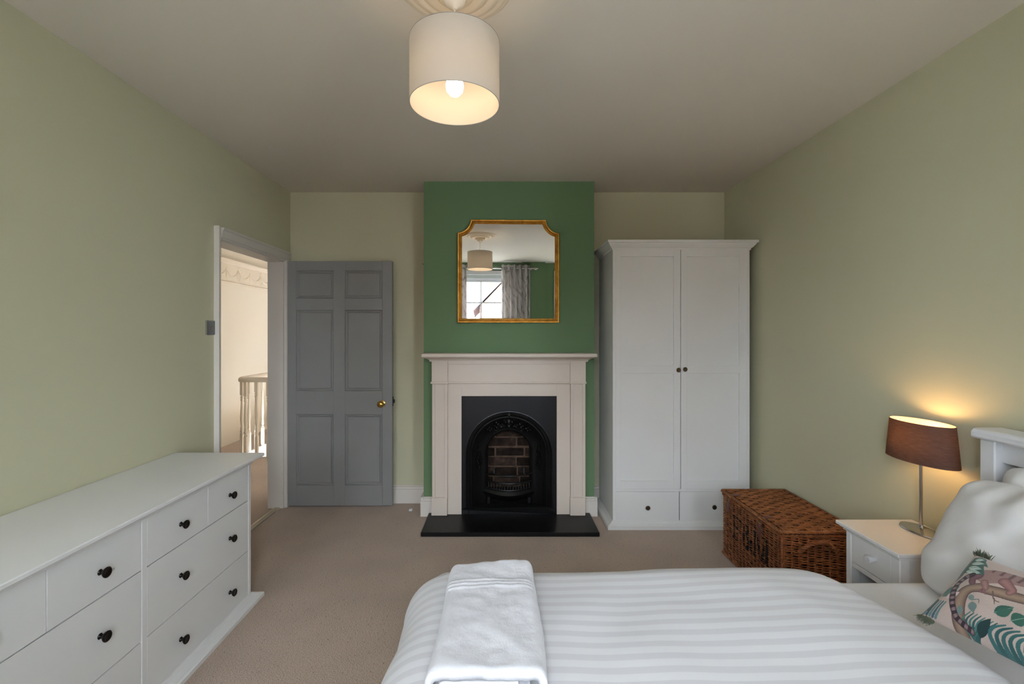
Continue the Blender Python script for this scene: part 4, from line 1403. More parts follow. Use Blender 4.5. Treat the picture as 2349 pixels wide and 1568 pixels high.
# upright stakes
for k in range(nst):
    sdist = (k + 0.0) * Ltot / nst
    i = min(range(NP), key=lambda q: abs(cum[q] - sdist))
    if pp[i][0] > hx1_ - 0.02 and pp[i][1] > hy0_ + 0.02: continue
    if pp[i][1] > hy1_ - 0.015: continue
    put('stake', MB().tube([(pp[i][0] + nrm[i][0] * 0.0, pp[i][1] + nrm[i][1] * 0.0, 0.006), (pp[i][0], pp[i][1], HB - 0.004)], 0.0042, 6), M['wicker'], hm, smooth=True)
def rope(mb, path, R, r, turns_per_m, n=3, seg=0.006):
    # resample
    P = [Vector(p) for p in path]
    out = [P[0]]
    for a, b in zip(P[:-1], P[1:]):
        n_ = max(1, int((b - a).length / seg))
        for i in range(1, n_ + 1): out.append(a.lerp(b, i / n_))
    T = [(out[min(i + 1, len(out) - 1)] - out[max(i - 1, 0)]).normalized() for i in range(len(out))]
    up = Vector((0, 0, 1)) if abs(T[0].z) < 0.9 else Vector((1, 0, 0))
    N = (up - T[0] * up.dot(T[0])).normalized()
    for q in range(n):
        s_ = 0; pts = []; NN = N.copy()
        for i, p in enumerate(out):
            if i:
                s_ += (out[i] - out[i - 1]).length
                NN = (NN - T[i] * NN.dot(T[i])).normalized()
            B = T[i].cross(NN)
            a = 2 * PI * (q / n + s_ * turns_per_m)
            pts.append(p + (NN * math.cos(a) + B * math.sin(a)) * R)
        mb.tube(pts, r, 5)
    return mb
bb_ = MB()
e = 0.002
for path in ([(hx0_ - e, hy0_ - e, 0.012), (hx0_ - e, hy1_ + e, 0.012)], [(hx0_ - e, hy0_ - e, 0.012), (hx1_, hy0_ - e, 0.012)]):
    put('base_border', rope(MB(), path, 0.0055, 0.0055, 22), M['wicker'], hm, smooth=True)
for path in ([(hx0_ - e, hy0_ - e, HB - 0.004), (hx0_ - e, hy1_ + e, HB - 0.004)], [(hx0_ - e, hy0_ - e, HB - 0.004), (hx1_, hy0_ - e, HB - 0.004)]):
    put('rim_border', rope(MB(), path, 0.004, 0.0045, 14), M['wicker'], hm, smooth=True)
put('corner_post', MB().tube([(hx0_ + 0.001, hy0_ + 0.001, 0.01), (hx0_ + 0.001, hy0_ + 0.001, HB)], 0.0065, 8), M['wicker'], hm, smooth=True)
# lid
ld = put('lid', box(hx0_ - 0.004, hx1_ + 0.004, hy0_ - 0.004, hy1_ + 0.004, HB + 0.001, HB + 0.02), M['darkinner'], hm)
lw = MB()
x0, x1, y0, y1 = hx0_ - 0.006, hx1_ + 0.006, hy0_ - 0.006, hy1_ + 0.006
def bulge(x, y):
    u = (x - x0) / (x1 - x0); v = (y - y0) / (y1 - y0)
    return 0.010 * math.sin(PI * min(1, max(0, u))) * math.sin(PI * min(1, max(0, v))) ** 0.5
nl = 156
for r in range(nl):
    y = y0 + 0.012 + (y1 - y0 - 0.024) * r / (nl - 1)
    grp = r // 7
    pts = []
    nseg = 52
    for i in range(nseg + 1):
        x = x0 + 0.01 + (x1 - x0 - 0.02) * i / nseg
        ph = PI * (x - x0) / 0.046 + PI * grp
        z = HB + 0.0205 + 0.0042 * math.copysign(abs(math.sin(ph)) ** 0.7, math.sin(ph)) + bulge(x, y) + rnd.uniform(-0.0008, 0.0008)
        pts.append((x, y + 0.0012 * math.sin(9 * x + r), z))
    lw.tube(pts, 0.0027 * rnd.uniform(0.85, 1.15), 5)
o = put('lid_weave', lw, M['wickerlid'], ld, smooth=True, recalc=False, auto=False)
o['kind'] = 'stuff'
for k in range(8):
    x = x0 + 0.046 * (k + 0.5)
    if x > x1: break
    put('lid_stake', MB().tube([(x, y0 + 0.01 + (y1 - y0 - 0.02) * i / 12, HB + 0.0205 + bulge(x, y0 + 0.01 + (y1 - y0 - 0.02) * i / 12)) for i in range(13)], 0.004, 5), M['wickerlid'], ld, smooth=True)
zl = HB + 0.016
for path in ([(x0, y0, zl), (x0, y1, zl)], [(x0, y0, zl), (x1, y0, zl)], [(x1, y0, zl), (x1, y1, zl)], [(x0, y1, zl), (x1, y1, zl)]):
    put('lid_border', rope(MB(), path, 0.0055, 0.0048, 30, n=4, seg=0.005), M['wickerlid'], ld, smooth=True)
# rope handle on the end
ha = []
for i in range(17):
    t_ = i / 16
    ha.append((1.497 + 0.188 * t_, hy0_ - 0.012 - 0.02 * math.sin(PI * t_), 0.300 + 0.062 * math.sin(PI * t_) ** 0.8))
put('rope_handle', rope(MB(), ha, 0.0062, 0.0058, 26, seg=0.004), M['wicker'], hm, smooth=True)
def strip(pts, w, t, axis):
    """flat strap along pts, width along y or x"""
    mb = MB()
    P = [Vector(p) for p in pts]
    vs = []
    for i, p in enumerate(P):
        d = (P[min(i + 1, len(P) - 1)] - P[max(i - 1, 0)]).normalized()
        wv_ = Vector((0, 1, 0)) if axis == 'y' else Vector((1, 0, 0))
        nn = d.cross(wv_).normalized()
        ww = w[i] if isinstance(w, (list, tuple)) else w
        for a, b in ((-1, -1), (1, -1), (1, 1), (-1, 1)):
            vs.append(p + wv_ * a * ww / 2 + nn * b * t / 2)
    fs = []
    for i in range(len(P) - 1):
        for q in range(4):
            fs.append((i * 4 + q, i * 4 + (q + 1) % 4, i * 4 + 4 + (q + 1) % 4, i * 4 + 4 + q))
    fs += [(0, 1, 2, 3), tuple(len(vs) - 4 + q for q in range(4))]
    return mb.add(vs, fs)
for sy, ln in ((2.79, 0.10), (2.455, 0.115)):
    xf_ = x0 - 0.008
    pts = [(x0 + 0.05, sy, zl + 0.013), (x0 + 0.02, sy, zl + 0.012), (x0 - 0.002, sy, zl + 0.006), (xf_ - 0.004, sy, zl - 0.015), (xf_ - 0.012, sy + 0.004, zl - 0.045), (xf_ - 0.008, sy + 0.008, zl - ln)]
    st_ = put('strap', strip(pts, [0.026, 0.026, 0.026, 0.027, 0.026, 0.016], 0.003, 'y'), M['leather'], hm)
    lo = [(xf_ - 0.006, sy - 0.014, zl - 0.012), (xf_ - 0.02, sy - 0.018, zl - 0.028), (xf_ - 0.012, sy - 0.02, zl - 0.045), (xf_ - 0.008, sy - 0.03, zl - 0.06)]
    put('strap_loop', strip(lo, 0.008, 0.002, 'y'), M['leather'], st_)
    bq = [(xf_ - 0.008, sy - 0.016, zl - 0.022), (xf_ - 0.008, sy + 0.016, zl - 0.022), (xf_ - 0.004, sy + 0.016, zl + 0.002), (xf_ - 0.004, sy - 0.016, zl + 0.002)]
    put('buckle', MB().tube(bq, 0.0018, 6, closed=True), M['brass'], st_)

# ------------------------------------------------------------------ bed
BYF, BYN = 1.60, 0.10         # far and near side of the mattress
BXF = -0.13                   # foot end of the mattress
HX0 = 1.735                   # front of headboard posts
bed = thing('bed_frame', 'white slatted headboard bed frame against right wall', 'bed', (0.9, 0.85, 0))
hbx1 = XR - 0.028
for y in (1.60, 0.03):
    put('headboard_post', box(HX0, hbx1, y, y + 0.052, 0, 1.022, 0.004), M['white2'], bed)
cap = MB()
cap.sweep([(HX0 - 0.018, 0.01), (HX0 - 0.018, 1.660)], [(0.0, 1.024), (-0.004, 1.03), (-0.004, 1.045), (0.004, 1.055), (0.012, 1.058), (hbx1 - HX0 + 0.018, 1.058), (hbx1 - HX0 + 0.018, 1.024)],
          lambda a, b, h: (2 * (HX0 - 0.018) - a, b, h), closed=False)
put('headboard_cap', cap, M['white2'], bed)
put('top_rail', box(HX0 + 0.028, HX0 + 0.055, 0.08, 1.602, 0.945, 1.026, 0.003), M['white2'], bed)
put('bottom_rail', box(HX0 + 0.028, HX0 + 0.055, 0.08, 1.602, 0.42, 0.52, 0.003), M['white2'], bed)
ysl = 1.535
for k in range(14):
    y = 1.522 - 0.108 * k
    if y < 0.1: break
    put('headboard_slat', box(HX0 + 0.033, HX0 + 0.05, y - 0.03, y + 0.03, 0.515, 0.95, 0.002), M['white2'], bed)
for y in (1.585, 0.075):
    put('side_rail', box(-0.12, HX0 + 0.01, y, y + 0.024, 0.22, 0.34, 0.003), M['white2'], bed)
put('foot_rail', box(-0.145, -0.12, 0.075, 1.609, 0.22, 0.34, 0.003), M['white2'], bed)
for y in (0.08, 1.565):
    put('leg', box(-0.14, -0.095, y, y + 0.04, 0, 0.23, 0.003), M['white2'], bed)
put('slat_base', box(-0.12, HX0 + 0.01, 0.1, 1.585, 0.29, 0.32), M['white2'], bed)

# mattress with fitted sheet (rounded block)
def rounded_block(x0, x1, y0, y1, z0, z1, r, nx=60, ny=50, amp=0.004):
    mb = MB()
    rings = [(0.0, z0)]
    prof = [(r * (1 - math.cos(a)), z0 + r * (1 - math.sin(a))) for a in ()]
    # wrap: perimeter rings from bottom to top then grid top
    def ring(off, z):
        return [(p[0], p[1], z) for p in perim(x0 + off, x1 - off, y0 + off, y1 - off, max(0.01, r * 1.2 - off), 0.04)]
    rr = []
    rr.append(ring(r * 0.6, z0)); rr.append(ring(0.0, z0 + r * 0.5)); rr.append(ring(0.0, z1 - r))
    for i in range(1, 7):
        a = PI / 2 * i / 6
        rr.append(ring(r * (1 - math.cos(a)), z1 - r + r * math.sin(a)))
    m_ = min(len(q) for q in rr)
    rr = [q[:m_] if len(q) == m_ else [q[int(i * len(q) / m_)] for i in range(m_)] for q in rr]
    vs = [p for q in rr for p in q]
    fs = []
    for j in range(len(rr) - 1):
        for i in range(m_):
            fs.append((j * m_ + i, j * m_ + (i + 1) % m_, (j + 1) * m_ + (i + 1) % m_, (j + 1) * m_ + i))
    fs.append(tuple(range(m_))); fs.append(tuple((len(rr) - 1) * m_ + i for i in range(m_)))
    return mb.add(vs, fs)
mt = rounded_block(BXF + 0.015, HX0 - 0.003, BYN, BYF - 0.02, 0.325, 0.555, 0.05)
tag(put('mattress', mt, M['cotton'], org=(0.85, 0.85, 0.325), smooth=True), 'mattress under a white fitted sheet at the head end', 'mattress')

# duvet: grid draped over the mattress
def nz(x, y, z=0.0): return noise.noise(Vector((x, y, z)))
DX1 = 1.20        # head edge
def duvet():
    mb = MB()
    us = list(np.linspace(-0.52, 0, 34)) + list(np.linspace(0, 1, 70))[1:]
    vsn = list(np.linspace(-0.30, 0, 20)) + list(np.linspace(0, 1, 64))[1:] + list(1 + np.linspace(0, 0.34, 24))[1:]
    EX, EYN, EYF = -0.155, 0.16, 1.475
    R = 0.150
    uv = []
    for u in us:
        for v in vsn:
            du = -u if u < 0 else 0.0
            X = EX + max(u, 0) * (DX1 - EX)
            if v > 1: dv = v - 1; Y = EYF; sg = 1
            elif v < 0: dv = -v; Y = EYN; sg = -1
            else: dv = 0; Y = EYN + v * (EYF - EYN); sg = 0
            d = math.hypot(du, dv)
            z = 0.612 + 0.012 * nz(X * 2.1, Y * 2.1, 3.1) + 0.006 * nz(X * 6, Y * 6, 1.7)
            # soft fullness
            z += 0.012 * math.exp(-((X - 0.95) / 0.22) ** 2)
            if d > 0:
                ux, uy = du / d, dv / d
                arc = R * PI / 2
                if d < arc:
                    a = d / R; out = R * math.sin(a); dr = R * (1 - math.cos(a))
                else:
                    ex = d - arc
                    corner = 4 * ux * ux * uy * uy
                    out = R + 0.22 * ex + 0.05 * corner * ex / 0.3
                    dr = R + ex * 0.985
                ang = math.atan2(uy, ux)
                ripple = 0.014 * min(1, d / 0.3) * (math.sin(Y * 17 + 1.2) * ux + math.sin(X * 13) * uy + math.sin(ang * 7) * (ux * uy) * 2)
                out += ripple
                X2 = X - ux * out; Y2 = Y + sg * uy * out
                z -= dr
            else:
                X2, Y2 = X, Y
            # head edge rounds over
            e_ = (X2 - (DX1 - 0.13)) / 0.13
            if e_ > 0:
                e_ = min(1, e_)
                z -= 0.062 * (1 - math.sqrt(max(0, 1 - e_ ** 2.6)))
            z = max(z, 0.18)
            # head edge wanders
            w = max(0, min(1, (u - 0.3) / 0.7)) if u > 0 else 0
            X2 += w * (-0.09 * max(0, (v - 0.75) / 0.25) ** 1.5 if v > 0.75 else 0) + w * 0.01 * math.sin(Y2 * 9)
            mb.v.append((X2, Y2, z))
            uv.append((X2, (EYN + v * (EYF - EYN)) if 0 <= v <= 1 else (EYF + dv if v > 1 else EYN - dv)))
    n2 = len(vsn)
    for i in range(len(us) - 1):
        for j in range(n2 - 1):
            a = i * n2 + j
            mb.f.append((a, a + n2, a + n2 + 1, a + 1)); mb.mi.append(0)
    return mb, uv
dmb, duv = duvet()
dv_ = put('duvet', dmb, M['duvet'], org=(0.5, 0.8, 0.56), smooth=True, recalc=False, auto=False)
ul = dv_.data.uv_layers.new(name='UVMap')
for lp in dv_.data.loops:
    ul.data[lp.index].uv = (duv[lp.vertex_index][0], duv[lp.vertex_index][1] + 0.006 * math.sin(duv[lp.vertex_index][0] * 5))
so = dv_.modifiers.new('thickness', 'SOLIDIFY'); so.thickness = 0.022; so.offset = -1
tag(dv_, 'white satin stripe duvet spread over the bed', 'duvet')

# pillows
def pillow_mesh(w, h, t, seed, n=64, wr=0.014, pinch=0.03, folds=0.0042):
    mb = MB()
    def P(u, v, s):
        rc = 1 - 0.11 * (u * u * v * v) ** 2
        x = w / 2 * u * rc * (1 - pinch * (1 - abs(v) ** 2) * abs(u) ** 3)
        y = h / 2 * v * rc * (1 - pinch * (1 - abs(u) ** 2) * abs(v) ** 3)
        e_ = max(0.0, (1 - abs(u) ** 3.2)) ** 0.55 * max(0.0, (1 - abs(v) ** 3.2)) ** 0.55
        edge = (1 - e_)
        z = t / 2 * e_
        k = wr * (0.5 + edge) * e_ ** 0.4
        z += k * noise.noise(Vector((u * 3.0 + seed, v * 3.0, s * 2.0))) * 1.3
        z += 0.7 * k * math.sin(6 * u + 3 * v * v + seed) * abs(v) * (1 if s > 0 else -0.4)
        fo = max(0.0, min(1.0, (v - 0.05) / 0.6)) * e_ ** 0.5
        z += folds * fo * (math.sin(u * 21 + 1.5 * math.sin(3 * v) + seed) + 0.5 * math.sin(u * 11 - 2 * v))
        z += folds * 0.8 * max(0.0, 1 - abs(u + 0.45 - 0.5 * v) * 9) * e_
        return (x, y, s * z)
    for s in (1, -1):
        o_ = len(mb.v)
        for i in range(n + 1):
            for j in range(n + 1):
                mb.v.append(P(-1 + 2 * i / n, -1 + 2 * j / n, s))
        for i in range(n):
            for j in range(n):
                a = o_ + i * (n + 1) + j
                mb.f.append((a, a + n + 1, a + n + 2, a + 1) if s > 0 else (a, a + 1, a + n + 2, a + n + 1)); mb.mi.append(0)
    return mb
def place(o, origin, xa, ya):
    """local x -> xa, local y -> ya, local z = xa x ya"""
    xa = Vector(xa).normalized(); ya = Vector(ya)
    ya = (ya - xa * ya.dot(xa)).normalized(); za = xa.cross(ya)
    o.matrix_world = Matrix(((xa.x, ya.x, za.x, origin[0]), (xa.y, ya.y, za.y, origin[1]), (xa.z, ya.z, za.z, origin[2]), (0, 0, 0, 1)))
# local x along -Y, local y up the slope => normal faces -X/up
p1 = put('pillow', pillow_mesh(0.72, 0.44, 0.21, 1.0), M['cotton'], smooth=True, auto=False)
place(p1, (1.530, 1.215, 0.735), (0.02, -1, 0), (0.50, 0.05, 0.86))
tag(p1, 'large white pillow leaning upright in front of the headboard', 'pillow', 'white bed pillows')
p2 = put('pillow', pillow_mesh(0.70, 0.44, 0.15, 4.0), M['cotton'], smooth=True, auto=False)
place(p2, (1.655, 1.195, 0.765), (0.0, -1, 0), (0.25, 0.0, 0.97))
tag(p2, 'white pillow tucked behind, pressed against headboard slats', 'pillow', 'white bed pillows')

# ------------------------------------------------------------------ printed cushion
CW, CH = 0.50, 0.235
def cushion():
    n1, n2 = 520, 300
    s = np.linspace(0, 1, n1 + 1); t = np.linspace(0, 1, n2 + 1)
    S, T = np.meshgrid(s, t, indexing='ij')
    A = S * CW; B = T * CH          # metres on the fabric
    rng = np.random.default_rng(2)
    col = np.zeros(S.shape + (3,))
    def c3(r): return np.array(srgb(r)[:3])
    col[:] = c3((190, 172, 164))
    def poly(pts, colr, soft=None):
        P = [(a * CW, b * CH) for a, b in pts]
        ins = np.zeros(S.shape, bool)
        j = len(P) - 1
        for i in range(len(P)):
            xi, yi = P[i]; xj, yj = P[j]
            cond = ((yi > B) != (yj > B)) & (A < (xj - xi) * (B - yi) / (yj - yi + 1e-12) + xi)
            ins ^= cond
            j = i
        col[ins] = c3(colr)
        return ins
    def dist(pts, pad):
        P = [(a * CW, b * CH) for a, b in pts]
        xs_ = [p[0] for p in P]; ys_ = [p[1] for p in P]
        i0 = max(0, int((min(xs_) - pad) / CW * n1)); i1 = min(n1 + 1, int((max(xs_) + pad) / CW * n1) + 2)
        j0 = max(0, int((min(ys_) - pad) / CH * n2)); j1 = min(n2 + 1, int((max(ys_) + pad) / CH * n2) + 2)
        sl = (slice(i0, max(i0, i1)), slice(j0, max(j0, j1)))
        A_, B_ = A[sl], B[sl]
        best = np.full(A_.shape, 9.0); par = np.zeros(A_.shape)
        L = 0
        for (ax, ay), (bx, by) in zip(P[:-1], P[1:]):
            dx, dy = bx - ax, by - ay; l2 = dx * dx + dy * dy + 1e-12
            q = np.clip(((A_ - ax) * dx + (B_ - ay) * dy) / l2, 0, 1)
            dd = np.hypot(A_ - ax - q * dx, B_ - ay - q * dy)
            m_ = dd < best
            best = np.where(m_, dd, best); par = np.where(m_, L + q * math.sqrt(l2), par)
            L += math.sqrt(l2)
        return best, par, L, sl
    def smooth(pts, k=6):
        P = [np.array(p) for p in pts]; out = []
        for i in range(len(P) - 1):
            p0 = P[max(i - 1, 0)]; p1 = P[i]; p2_ = P[i + 1]; p3 = P[min(i + 2, len(P) - 1)]
            for q in range(k):
                u = q / k
                out.append(tuple(0.5 * ((2 * p1) + (-p0 + p2_) * u + (2 * p0 - 5 * p1 + 4 * p2_ - p3) * u * u + (-p0 + 3 * p1 - 3 * p2_ + p3) * u ** 3)))
        out.append(tuple(P[-1])); return out
    def line(pts, w0, w1, colr, col2=None, period=None, shade=None):
        best, par, L, sl = dist(smooth(pts), max(w0, w1) + 0.002)
        w = w0 + (w1 - w0) * par / L
        m_ = best < w
        cc = np.broadcast_to(c3(colr), best.shape + (3,)).copy()
        if col2 is not None and period:
            cc[(np.mod(par, period) / period) < 0.5] = c3(col2)
        if shade is not None:
            f = np.clip(best / w, 0, 1)[..., None] ** 1.5
            cc = cc * (1 - f) + c3(shade) * f
        sub = col[sl]
        sub[m_] = cc[m_]
    teal, teal2, dk, pale = (46, 92, 92), (74, 120, 116), (30, 58, 60), (196, 214, 206)
    def leaf(a, b, w, colr, vein=None):
        ax, ay = a; bx, by = b
        P = []
        d = np.array([(bx - ax) * CW, (by - ay) * CH]); l_ = np.hypot(*d); nn = np.array([-d[1], d[0]]) / l_
        for k in range(11):
            u = k / 10; ww = w * math.sin(PI * u ** 0.8)
            q = np.array([ax * CW, ay * CH]) + d * u + nn * ww; P.append((q[0] / CW, q[1] / CH))
        for k in range(10, -1, -1):
            u = k / 10; ww = -w * math.sin(PI * u ** 0.8)
            q = np.array([ax * CW, ay * CH]) + d * u + nn * ww; P.append((q[0] / CW, q[1] / CH))
        poly(P, colr)
        if vein: line([a, ((ax + bx) / 2, (ay + by) / 2), b], 0.0012, 0.0006, vein)
    # branch
    line([(0.214, 0.0), (0.175, 0.20), (0.150, 0.36), (0.160, 0.46), (0.199, 0.515), (0.247, 0.53), (0.289, 0.548), (0.344, 0.56), (0.5, 0.60), (0.7, 0.56), (0.9, 0.62)], 0.017, 0.010, (158, 134, 114), shade=(84, 64, 62))
    line([(0.26, 0.53), (0.285, 0.45), (0.31, 0.44)], 0.0018, 0.001, (110, 90, 80))
    line([(0.285, 0.46), (0.30, 0.40)], 0.0015, 0.0008, (110, 90, 80))
    # body of the lemur
    body = [(0.105, 0.64), (0.141, 0.745), (0.191, 0.80), (0.242, 0.825), (0.30, 0.84), (0.40, 0.86), (0.50, 0.88), (0.56, 0.86), (0.58, 0.78), (0.50, 0.74), (0.40, 0.72), (0.33, 0.70), (0.28, 0.67), (0.239, 0.625), (0.197, 0.585), (0.165, 0.60)]
    m_ = poly(smooth(body + [body[0]]), (152, 122, 118))
    strp = (np.sin(A * 300 + 2.2 * np.sin(B * 60)) > 0.45) & (B > 0.755 * CH - 0.1 * (A - 0.1)) & m_
    col[strp] = c3((108, 82, 82))
    fur = rng.random(S.shape) < 0.3
    col[m_ & fur] *= 0.84
    line([(0.150, 0.66), (0.135, 0.60), (0.150, 0.55)], 0.012, 0.008, (120, 84, 92), shade=(96, 64, 72))
    line([(0.20, 0.60), (0.215, 0.565), (0.225, 0.53), (0.222, 0.50)], 0.009, 0.006, (158, 122, 118), shade=(116, 84, 82))
    for q in (-0.012, 0.0, 0.012, 0.024):
        line([(0.222, 0.51), (0.218 + q, 0.47)], 0.0032, 0.002, (140, 104, 104), shade=(100, 72, 74))
    line([(0.27, 0.69), (0.298, 0.655), (0.322, 0.62), (0.318, 0.58)], 0.013, 0.007, (160, 118, 114), shade=(112, 78, 80))
    line([(0.44, 0.74), (0.46, 0.68), (0.455, 0.62)], 0.012, 0.007, (150, 116, 112), shade=(110, 80, 80))
    poly([(0.56, 0.86), (0.60, 0.93), (0.64, 0.90), (0.66, 0.82), (0.62, 0.74), (0.57, 0.76)], (172, 150, 144))
    # big variegated leaf at the corner
    m_ = poly([(0.020, 0.80), (0.024, 0.93), (0.046, 0.985), (0.088, 0.955), (0.104, 0.90), (0.150, 0.815), (0.123, 0.823), (0.172, 0.69), (0.133, 0.675), (0.083, 0.675), (0.05, 0.665)], (58, 98, 92))
    for (a, b) in (((0.05, 0.70), (0.15, 0.70)), ((0.045, 0.76), (0.135, 0.76)), ((0.04, 0.83), (0.115, 0.86)), ((0.04, 0.90), (0.085, 0.93))):
        leaf(a, b, 0.0075, pale)
        line([a, ((a[0] + b[0]) / 2, (a[1] + b[1]) / 2 + 0.01), b], 0.0012, 0.0008, (110, 150, 136))
    leaf((0.024, 0.90), (0.046, 0.50), 0.0095, (52, 86, 80), (120, 150, 140))
    # lower left: green rosette and blue-green grid leaves
    leaf((0.045, 0.28), (0.105, 0.47), 0.017, (70, 112, 100), (140, 170, 150))
    leaf((0.055, 0.33), (0.135, 0.37), 0.015, (84, 124, 110))
    leaf((0.085, 0.27), (0.13, 0.39), 0.011, (214, 190, 190))
    for k in range(5):
        a0 = 0.012 + 0.017 * k
        line([(a0, 0.03), (a0 + 0.008, 0.14), (a0 + 0.02, 0.22)], 0.0036, 0.0022, (56, 92, 104) if k % 2 else (96, 128, 132))
    poly([(0.0, 0.10), (0.03, 0.25), (0.05, 0.22), (0.03, 0.05)], (52, 84, 82))
    # small grey leaves
    leaf((0.185, 0.40), (0.215, 0.34), 0.007, (122, 140, 138)); leaf((0.215, 0.33), (0.25, 0.22), 0.010, (108, 130, 130)); leaf((0.175, 0.24), (0.195, 0.14), 0.008, (112, 132, 130))
    line([(0.215, 0.36), (0.235, 0.38), (0.245, 0.34)], 0.0012, 0.0008, (90, 110, 106))
    # palm fronds
    for k in range(8):
        a0 = 0.215 + 0.017 * k
        line([(0.285 - 0.002 * k, -0.02), (a0 + 0.0, 0.10 + 0.008 * k), (a0 + 0.02, 0.22)], 0.0048, 0.0012, teal if k % 2 else teal2)
    leaf((0.295, 0.03), (0.325, 0.24), 0.012, dk)
    for k in range(16):
        a0 = 0.335 + 0.028 * k
        line([(0.375 + 0.026 * k, -0.02), (a0 + 0.004, 0.09), (a0 + 0.012, 0.17), (a0 + 0.05, 0.235)], 0.0062, 0.002, teal if k % 2 else (58, 104, 104))
    # other leaves, some on the far half of the cushion
    leaf((0.322, 0.31), (0.372, 0.45), 0.014, (48, 92, 80), (110, 146, 130)); leaf((0.335, 0.30), (0.375, 0.42), 0.012, (54, 100, 86))
    for (a, b, w) in (((0.395, 0.30), (0.44, 0.40), 0.018), ((0.46, 0.34), (0.55, 0.44), 0.018), ((0.62, 0.30), (0.7, 0.46), 0.018), ((0.78, 0.28), (0.86, 0.45), 0.02), ((0.80, 0.76), (0.97, 0.9), 0.022), ((0.72, 0.7), (0.8, 0.95), 0.016), ((0.90, 0.3), (0.98, 0.7), 0.016), ((0.33, 0.93), (0.42, 0.97), 0.008)):
        leaf(a, b, w, teal if a[0] * 100 % 2 < 1 else (50, 96, 82), (120, 154, 140))
    # ringed tail
    line([(0.115, 0.655), (0.090, 0.60), (0.079, 0.51), (0.089, 0.40), (0.115, 0.30), (0.143, 0.21), (0.178, 0.12), (0.214, 0.08), (0.262, 0.05)], 0.0088, 0.0066, (146, 122, 126), (62, 44, 54), 0.0165, (40, 30, 38))
    # soft overall mottling
    mb = MB()
    def Pt(u, v, sgn):
        pinch = 0.05
        x = CW / 2 * u * (1 - pinch * (1 - v * v) * abs(u) ** 3)
        y = CH / 2 * v * (1 - pinch * (1 - u * u) * abs(v) ** 3)
        e_ = max(0.0, 1 - abs(u) ** 3.0) ** 0.6 * max(0.0, 1 - abs(v) ** 3.0) ** 0.6
        z = 0.055 * e_ + 0.004 * e_ ** 0.5 * noise.noise(Vector((u * 4, v * 3, 8)))
        return (x, y, sgn * z)
    for i in range(n1 + 1):
        for j in range(n2 + 1):
            mb.v.append(Pt(-1 + 2 * i / n1, -1 + 2 * j / n2, 1))
    for i in range(n1):
        for j in range(n2):
            a = i * (n2 + 1) + j
            mb.f.append((a, a + n2 + 1, a + n2 + 2, a + 1)); mb.mi.append(0)
    return mb, col, Pt
cmb, ccol, CPt = cushion()
cu = thing('cushion', 'oblong cushion printed with lemur and leaves, tasselled corners', 'cushion', (0, 0, 0))
cf = put('front_cover', cmb, M['print'], cu, smooth=True, recalc=False, auto=False)
ca = cf.data.color_attributes.new('print', 'FLOAT_COLOR', 'POINT')
flat = np.concatenate([ccol.reshape(-1, 3), np.ones((ccol.shape[0] * ccol.shape[1], 1))], 1).astype(np.float32)
ca.data.foreach_set('color', flat.ravel())
M['plainprint'] = fabric('cushion_back_linen', (200, 184, 174), 0.85, 500, 0.2)
bkm = MB()
for i in range(31):
    for j in range(21):
        bkm.v.append(CPt(-1 + 2 * i / 30, -1 + 2 * j / 20, -1))
for i in range(30):
    for j in range(20):
        a = i * 21 + j
        bkm.f.append((a, a + 1, a + 22, a + 21)); bkm.mi.append(0)
put('back_cover', bkm, M['plainprint'], cu, smooth=True, recalc=False, auto=False)
rnd = random.Random(9)
for su, sv in ((-1, -1), (-1, 1), (1, -1), (1, 1)):
    tm = MB()
    c0 = Vector(CPt(su * 0.99, sv * 0.99, 1))
    dirv = Vector((su * 0.6, sv * 1.0, 0)).normalized()
    for k in range(110):
        d = (dirv + Vector((rnd.uniform(-1, 1), rnd.uniform(-1, 1), rnd.uniform(-0.7, 0.7))) * 0.55).normalized()
        st0 = c0 + Vector((-su * rnd.uniform(0, 0.035), rnd.uniform(-0.004, 0.004), rnd.uniform(-0.003, 0.003)))
        l_ = rnd.uniform(0.010, 0.022)
        tm.tube([st0, st0 + d * l_ * 0.5 + Vector((0, 0, rnd.uniform(-0.003, 0.003))), st0 + d * l_], [0.0011, 0.0009, 0.0003], 3)
    o = put('corner_tassel', tm, M['tassel'], cu, recalc=False)
    o['kind'] = 'stuff'
B_ = Vector((1.150, 1.248, 0.630)); T_ = Vector((1.318, 1.275, 0.772))
upv = (T_ - B_).normalized()
org_ = B_ + upv * (CH / 2) + Vector((0, -1, 0)) * (CW / 2)
xav = (Vector((0, -1, 0)) - upv * upv.dot(Vector((0, -1, 0)))).normalized()
org_ = B_ + upv * (CH / 2) + xav * (CW / 2)
place(cu, org_, xav, upv)

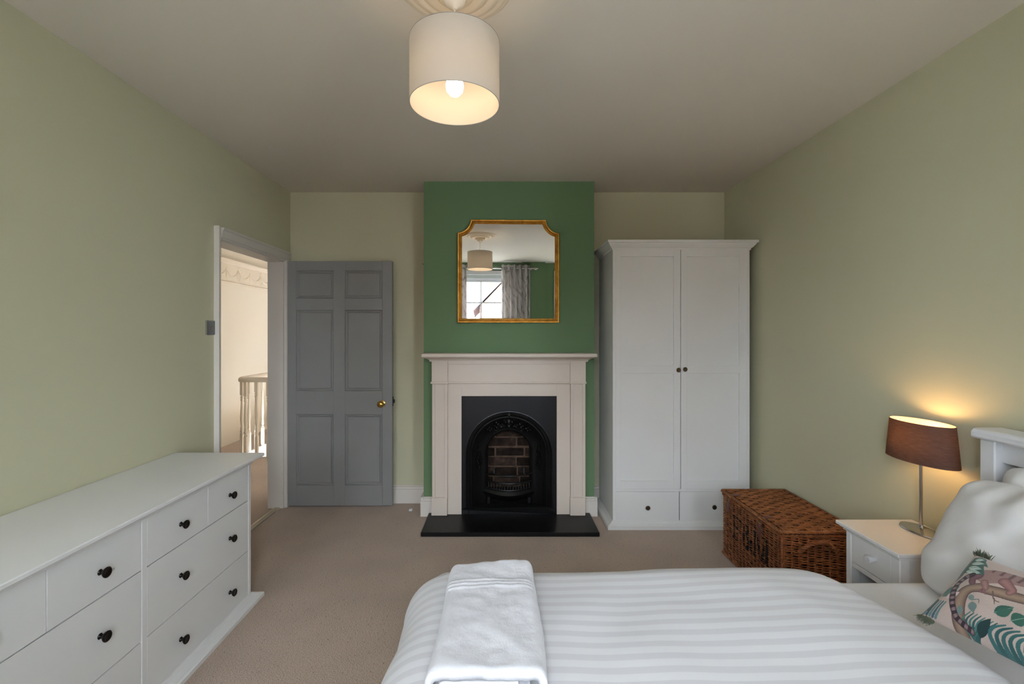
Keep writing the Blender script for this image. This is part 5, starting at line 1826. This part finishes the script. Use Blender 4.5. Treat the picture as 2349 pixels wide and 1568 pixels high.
# ------------------------------------------------------------------ folded towel
def towel():
    mb = MB()
    th_ = 0.017
    def thick(path, th):
        P = [Vector(p) for p in path]
        Lf, Rt = [], []
        for i in range(len(P)):
            d = (P[min(i + 1, len(P) - 1)] - P[max(i - 1, 0)]).normalized()
            n_ = Vector((-d.y, d.x))
            Lf.append(P[i] + n_ * th / 2); Rt.append(P[i] - n_ * th / 2)
        # rounded ends
        return Lf + Rt[::-1]
    def arc(c, r, a0, a1, n=9):
        return [(c[0] + r * math.cos(a0 + (a1 - a0) * i / n), c[1] + r * math.sin(a0 + (a1 - a0) * i / n)) for i in range(n + 1)]
    def lin(a, b, n): return [(a[0] + (b[0] - a[0]) * i / n, a[1] + (b[1] - a[1]) * i / n) for i in range(n)]
    hw_ = 0.125
    topz = 0.052
    outer_ = [(-hw_ + 0.002, 0.012)] + arc((-hw_ + 0.018, topz - 0.018), 0.018, PI, PI / 2, 7) + lin((-hw_ + 0.022, topz), (hw_ - 0.026, topz), 26)[1:] + arc((hw_ - 0.022, topz - 0.022), 0.022, PI / 2, 0, 8) + [(hw_, 0.012)]
    inn = lin((hw_ - 0.055, 0.0258), (-hw_ + 0.034, 0.0258), 22) + arc((-hw_ + 0.034, 0.0172), 0.0086, PI / 2, 1.5 * PI, 8) + lin((-hw_ + 0.036, 0.0086), (hw_ - 0.02, 0.0086), 22)[1:]
    y0_, y1_ = 0.985, 1.455
    ny = 110
    for path, kind in ((outer_, 0), (inn, 1)):
        sec = thick(path, th_ if kind == 0 else 0.0162)
        m_ = len(sec)
        o_ = len(mb.v)
        for j in range(ny + 1):
            v = j / ny
            y = y0_ + (y1_ - y0_) * v
            cxn = -0.033 + 0.006 * v + 0.004 * math.sin(5 * v)
            ws = 1.0 - 0.02 * v - 0.035 * max(0, (v - 0.9) / 0.1) ** 2
            for (x, z) in sec:
                hh = z
                if kind == 0 and z > 0.03:
                    rid = 0.0
                    for yc in (1.343, 1.327, 1.311):
                        yw = yc + 0.006 * math.sin(x * 24 + 1)
                        rid += 0.0036 * math.exp(-((y - yw) / 0.0042) ** 2)
                    hh += rid + 0.005 * nz(x * 14, y * 10, 2) + 0.003 * nz(x * 30, y * 26, 5) + 0.010 * math.exp(-((v - 0.97) / 0.09) ** 2) * (0.4 + x * 4)
                    hh += 0.0008 * nz(x * 190, y * 190, 3)
                    if v > 0.96: hh -= 0.012 * ((v - 0.96) / 0.04) ** 2
                    if v < 0.03: hh -= 0.007 * (1 - v / 0.03) ** 2
                yj = y + 0.004 * nz(x * 30, v, 1) * (1 if j in (0, ny) else 0) + (0.012 * math.sin((x + 0.1) * 9) * v ** 6)
                xo = cxn + x * ws + 0.0015 * nz(y * 22, z * 20, 4)
                mb.v.append((xo, yj, 0.6185 + hh - 0.0065))
        for j in range(ny):
            for i in range(m_):
                a = o_ + j * m_ + i; b = o_ + j * m_ + (i + 1) % m_
                mb.f.append((a, b, b + m_, a + m_)); mb.mi.append(0)
        for base_ in (o_, o_ + ny * m_):
            for i in range(m_ // 2 - 1):
                mb.f.append((base_ + i, base_ + i + 1, base_ + m_ - 2 - i, base_ + m_ - 1 - i)); mb.mi.append(0)
    return mb
tag(put('folded_towel', towel(), M['terry'], org=(-0.03, 1.2, 0.62), smooth=True, auto=False), 'folded white terry towel laid across the bed foot', 'towel')
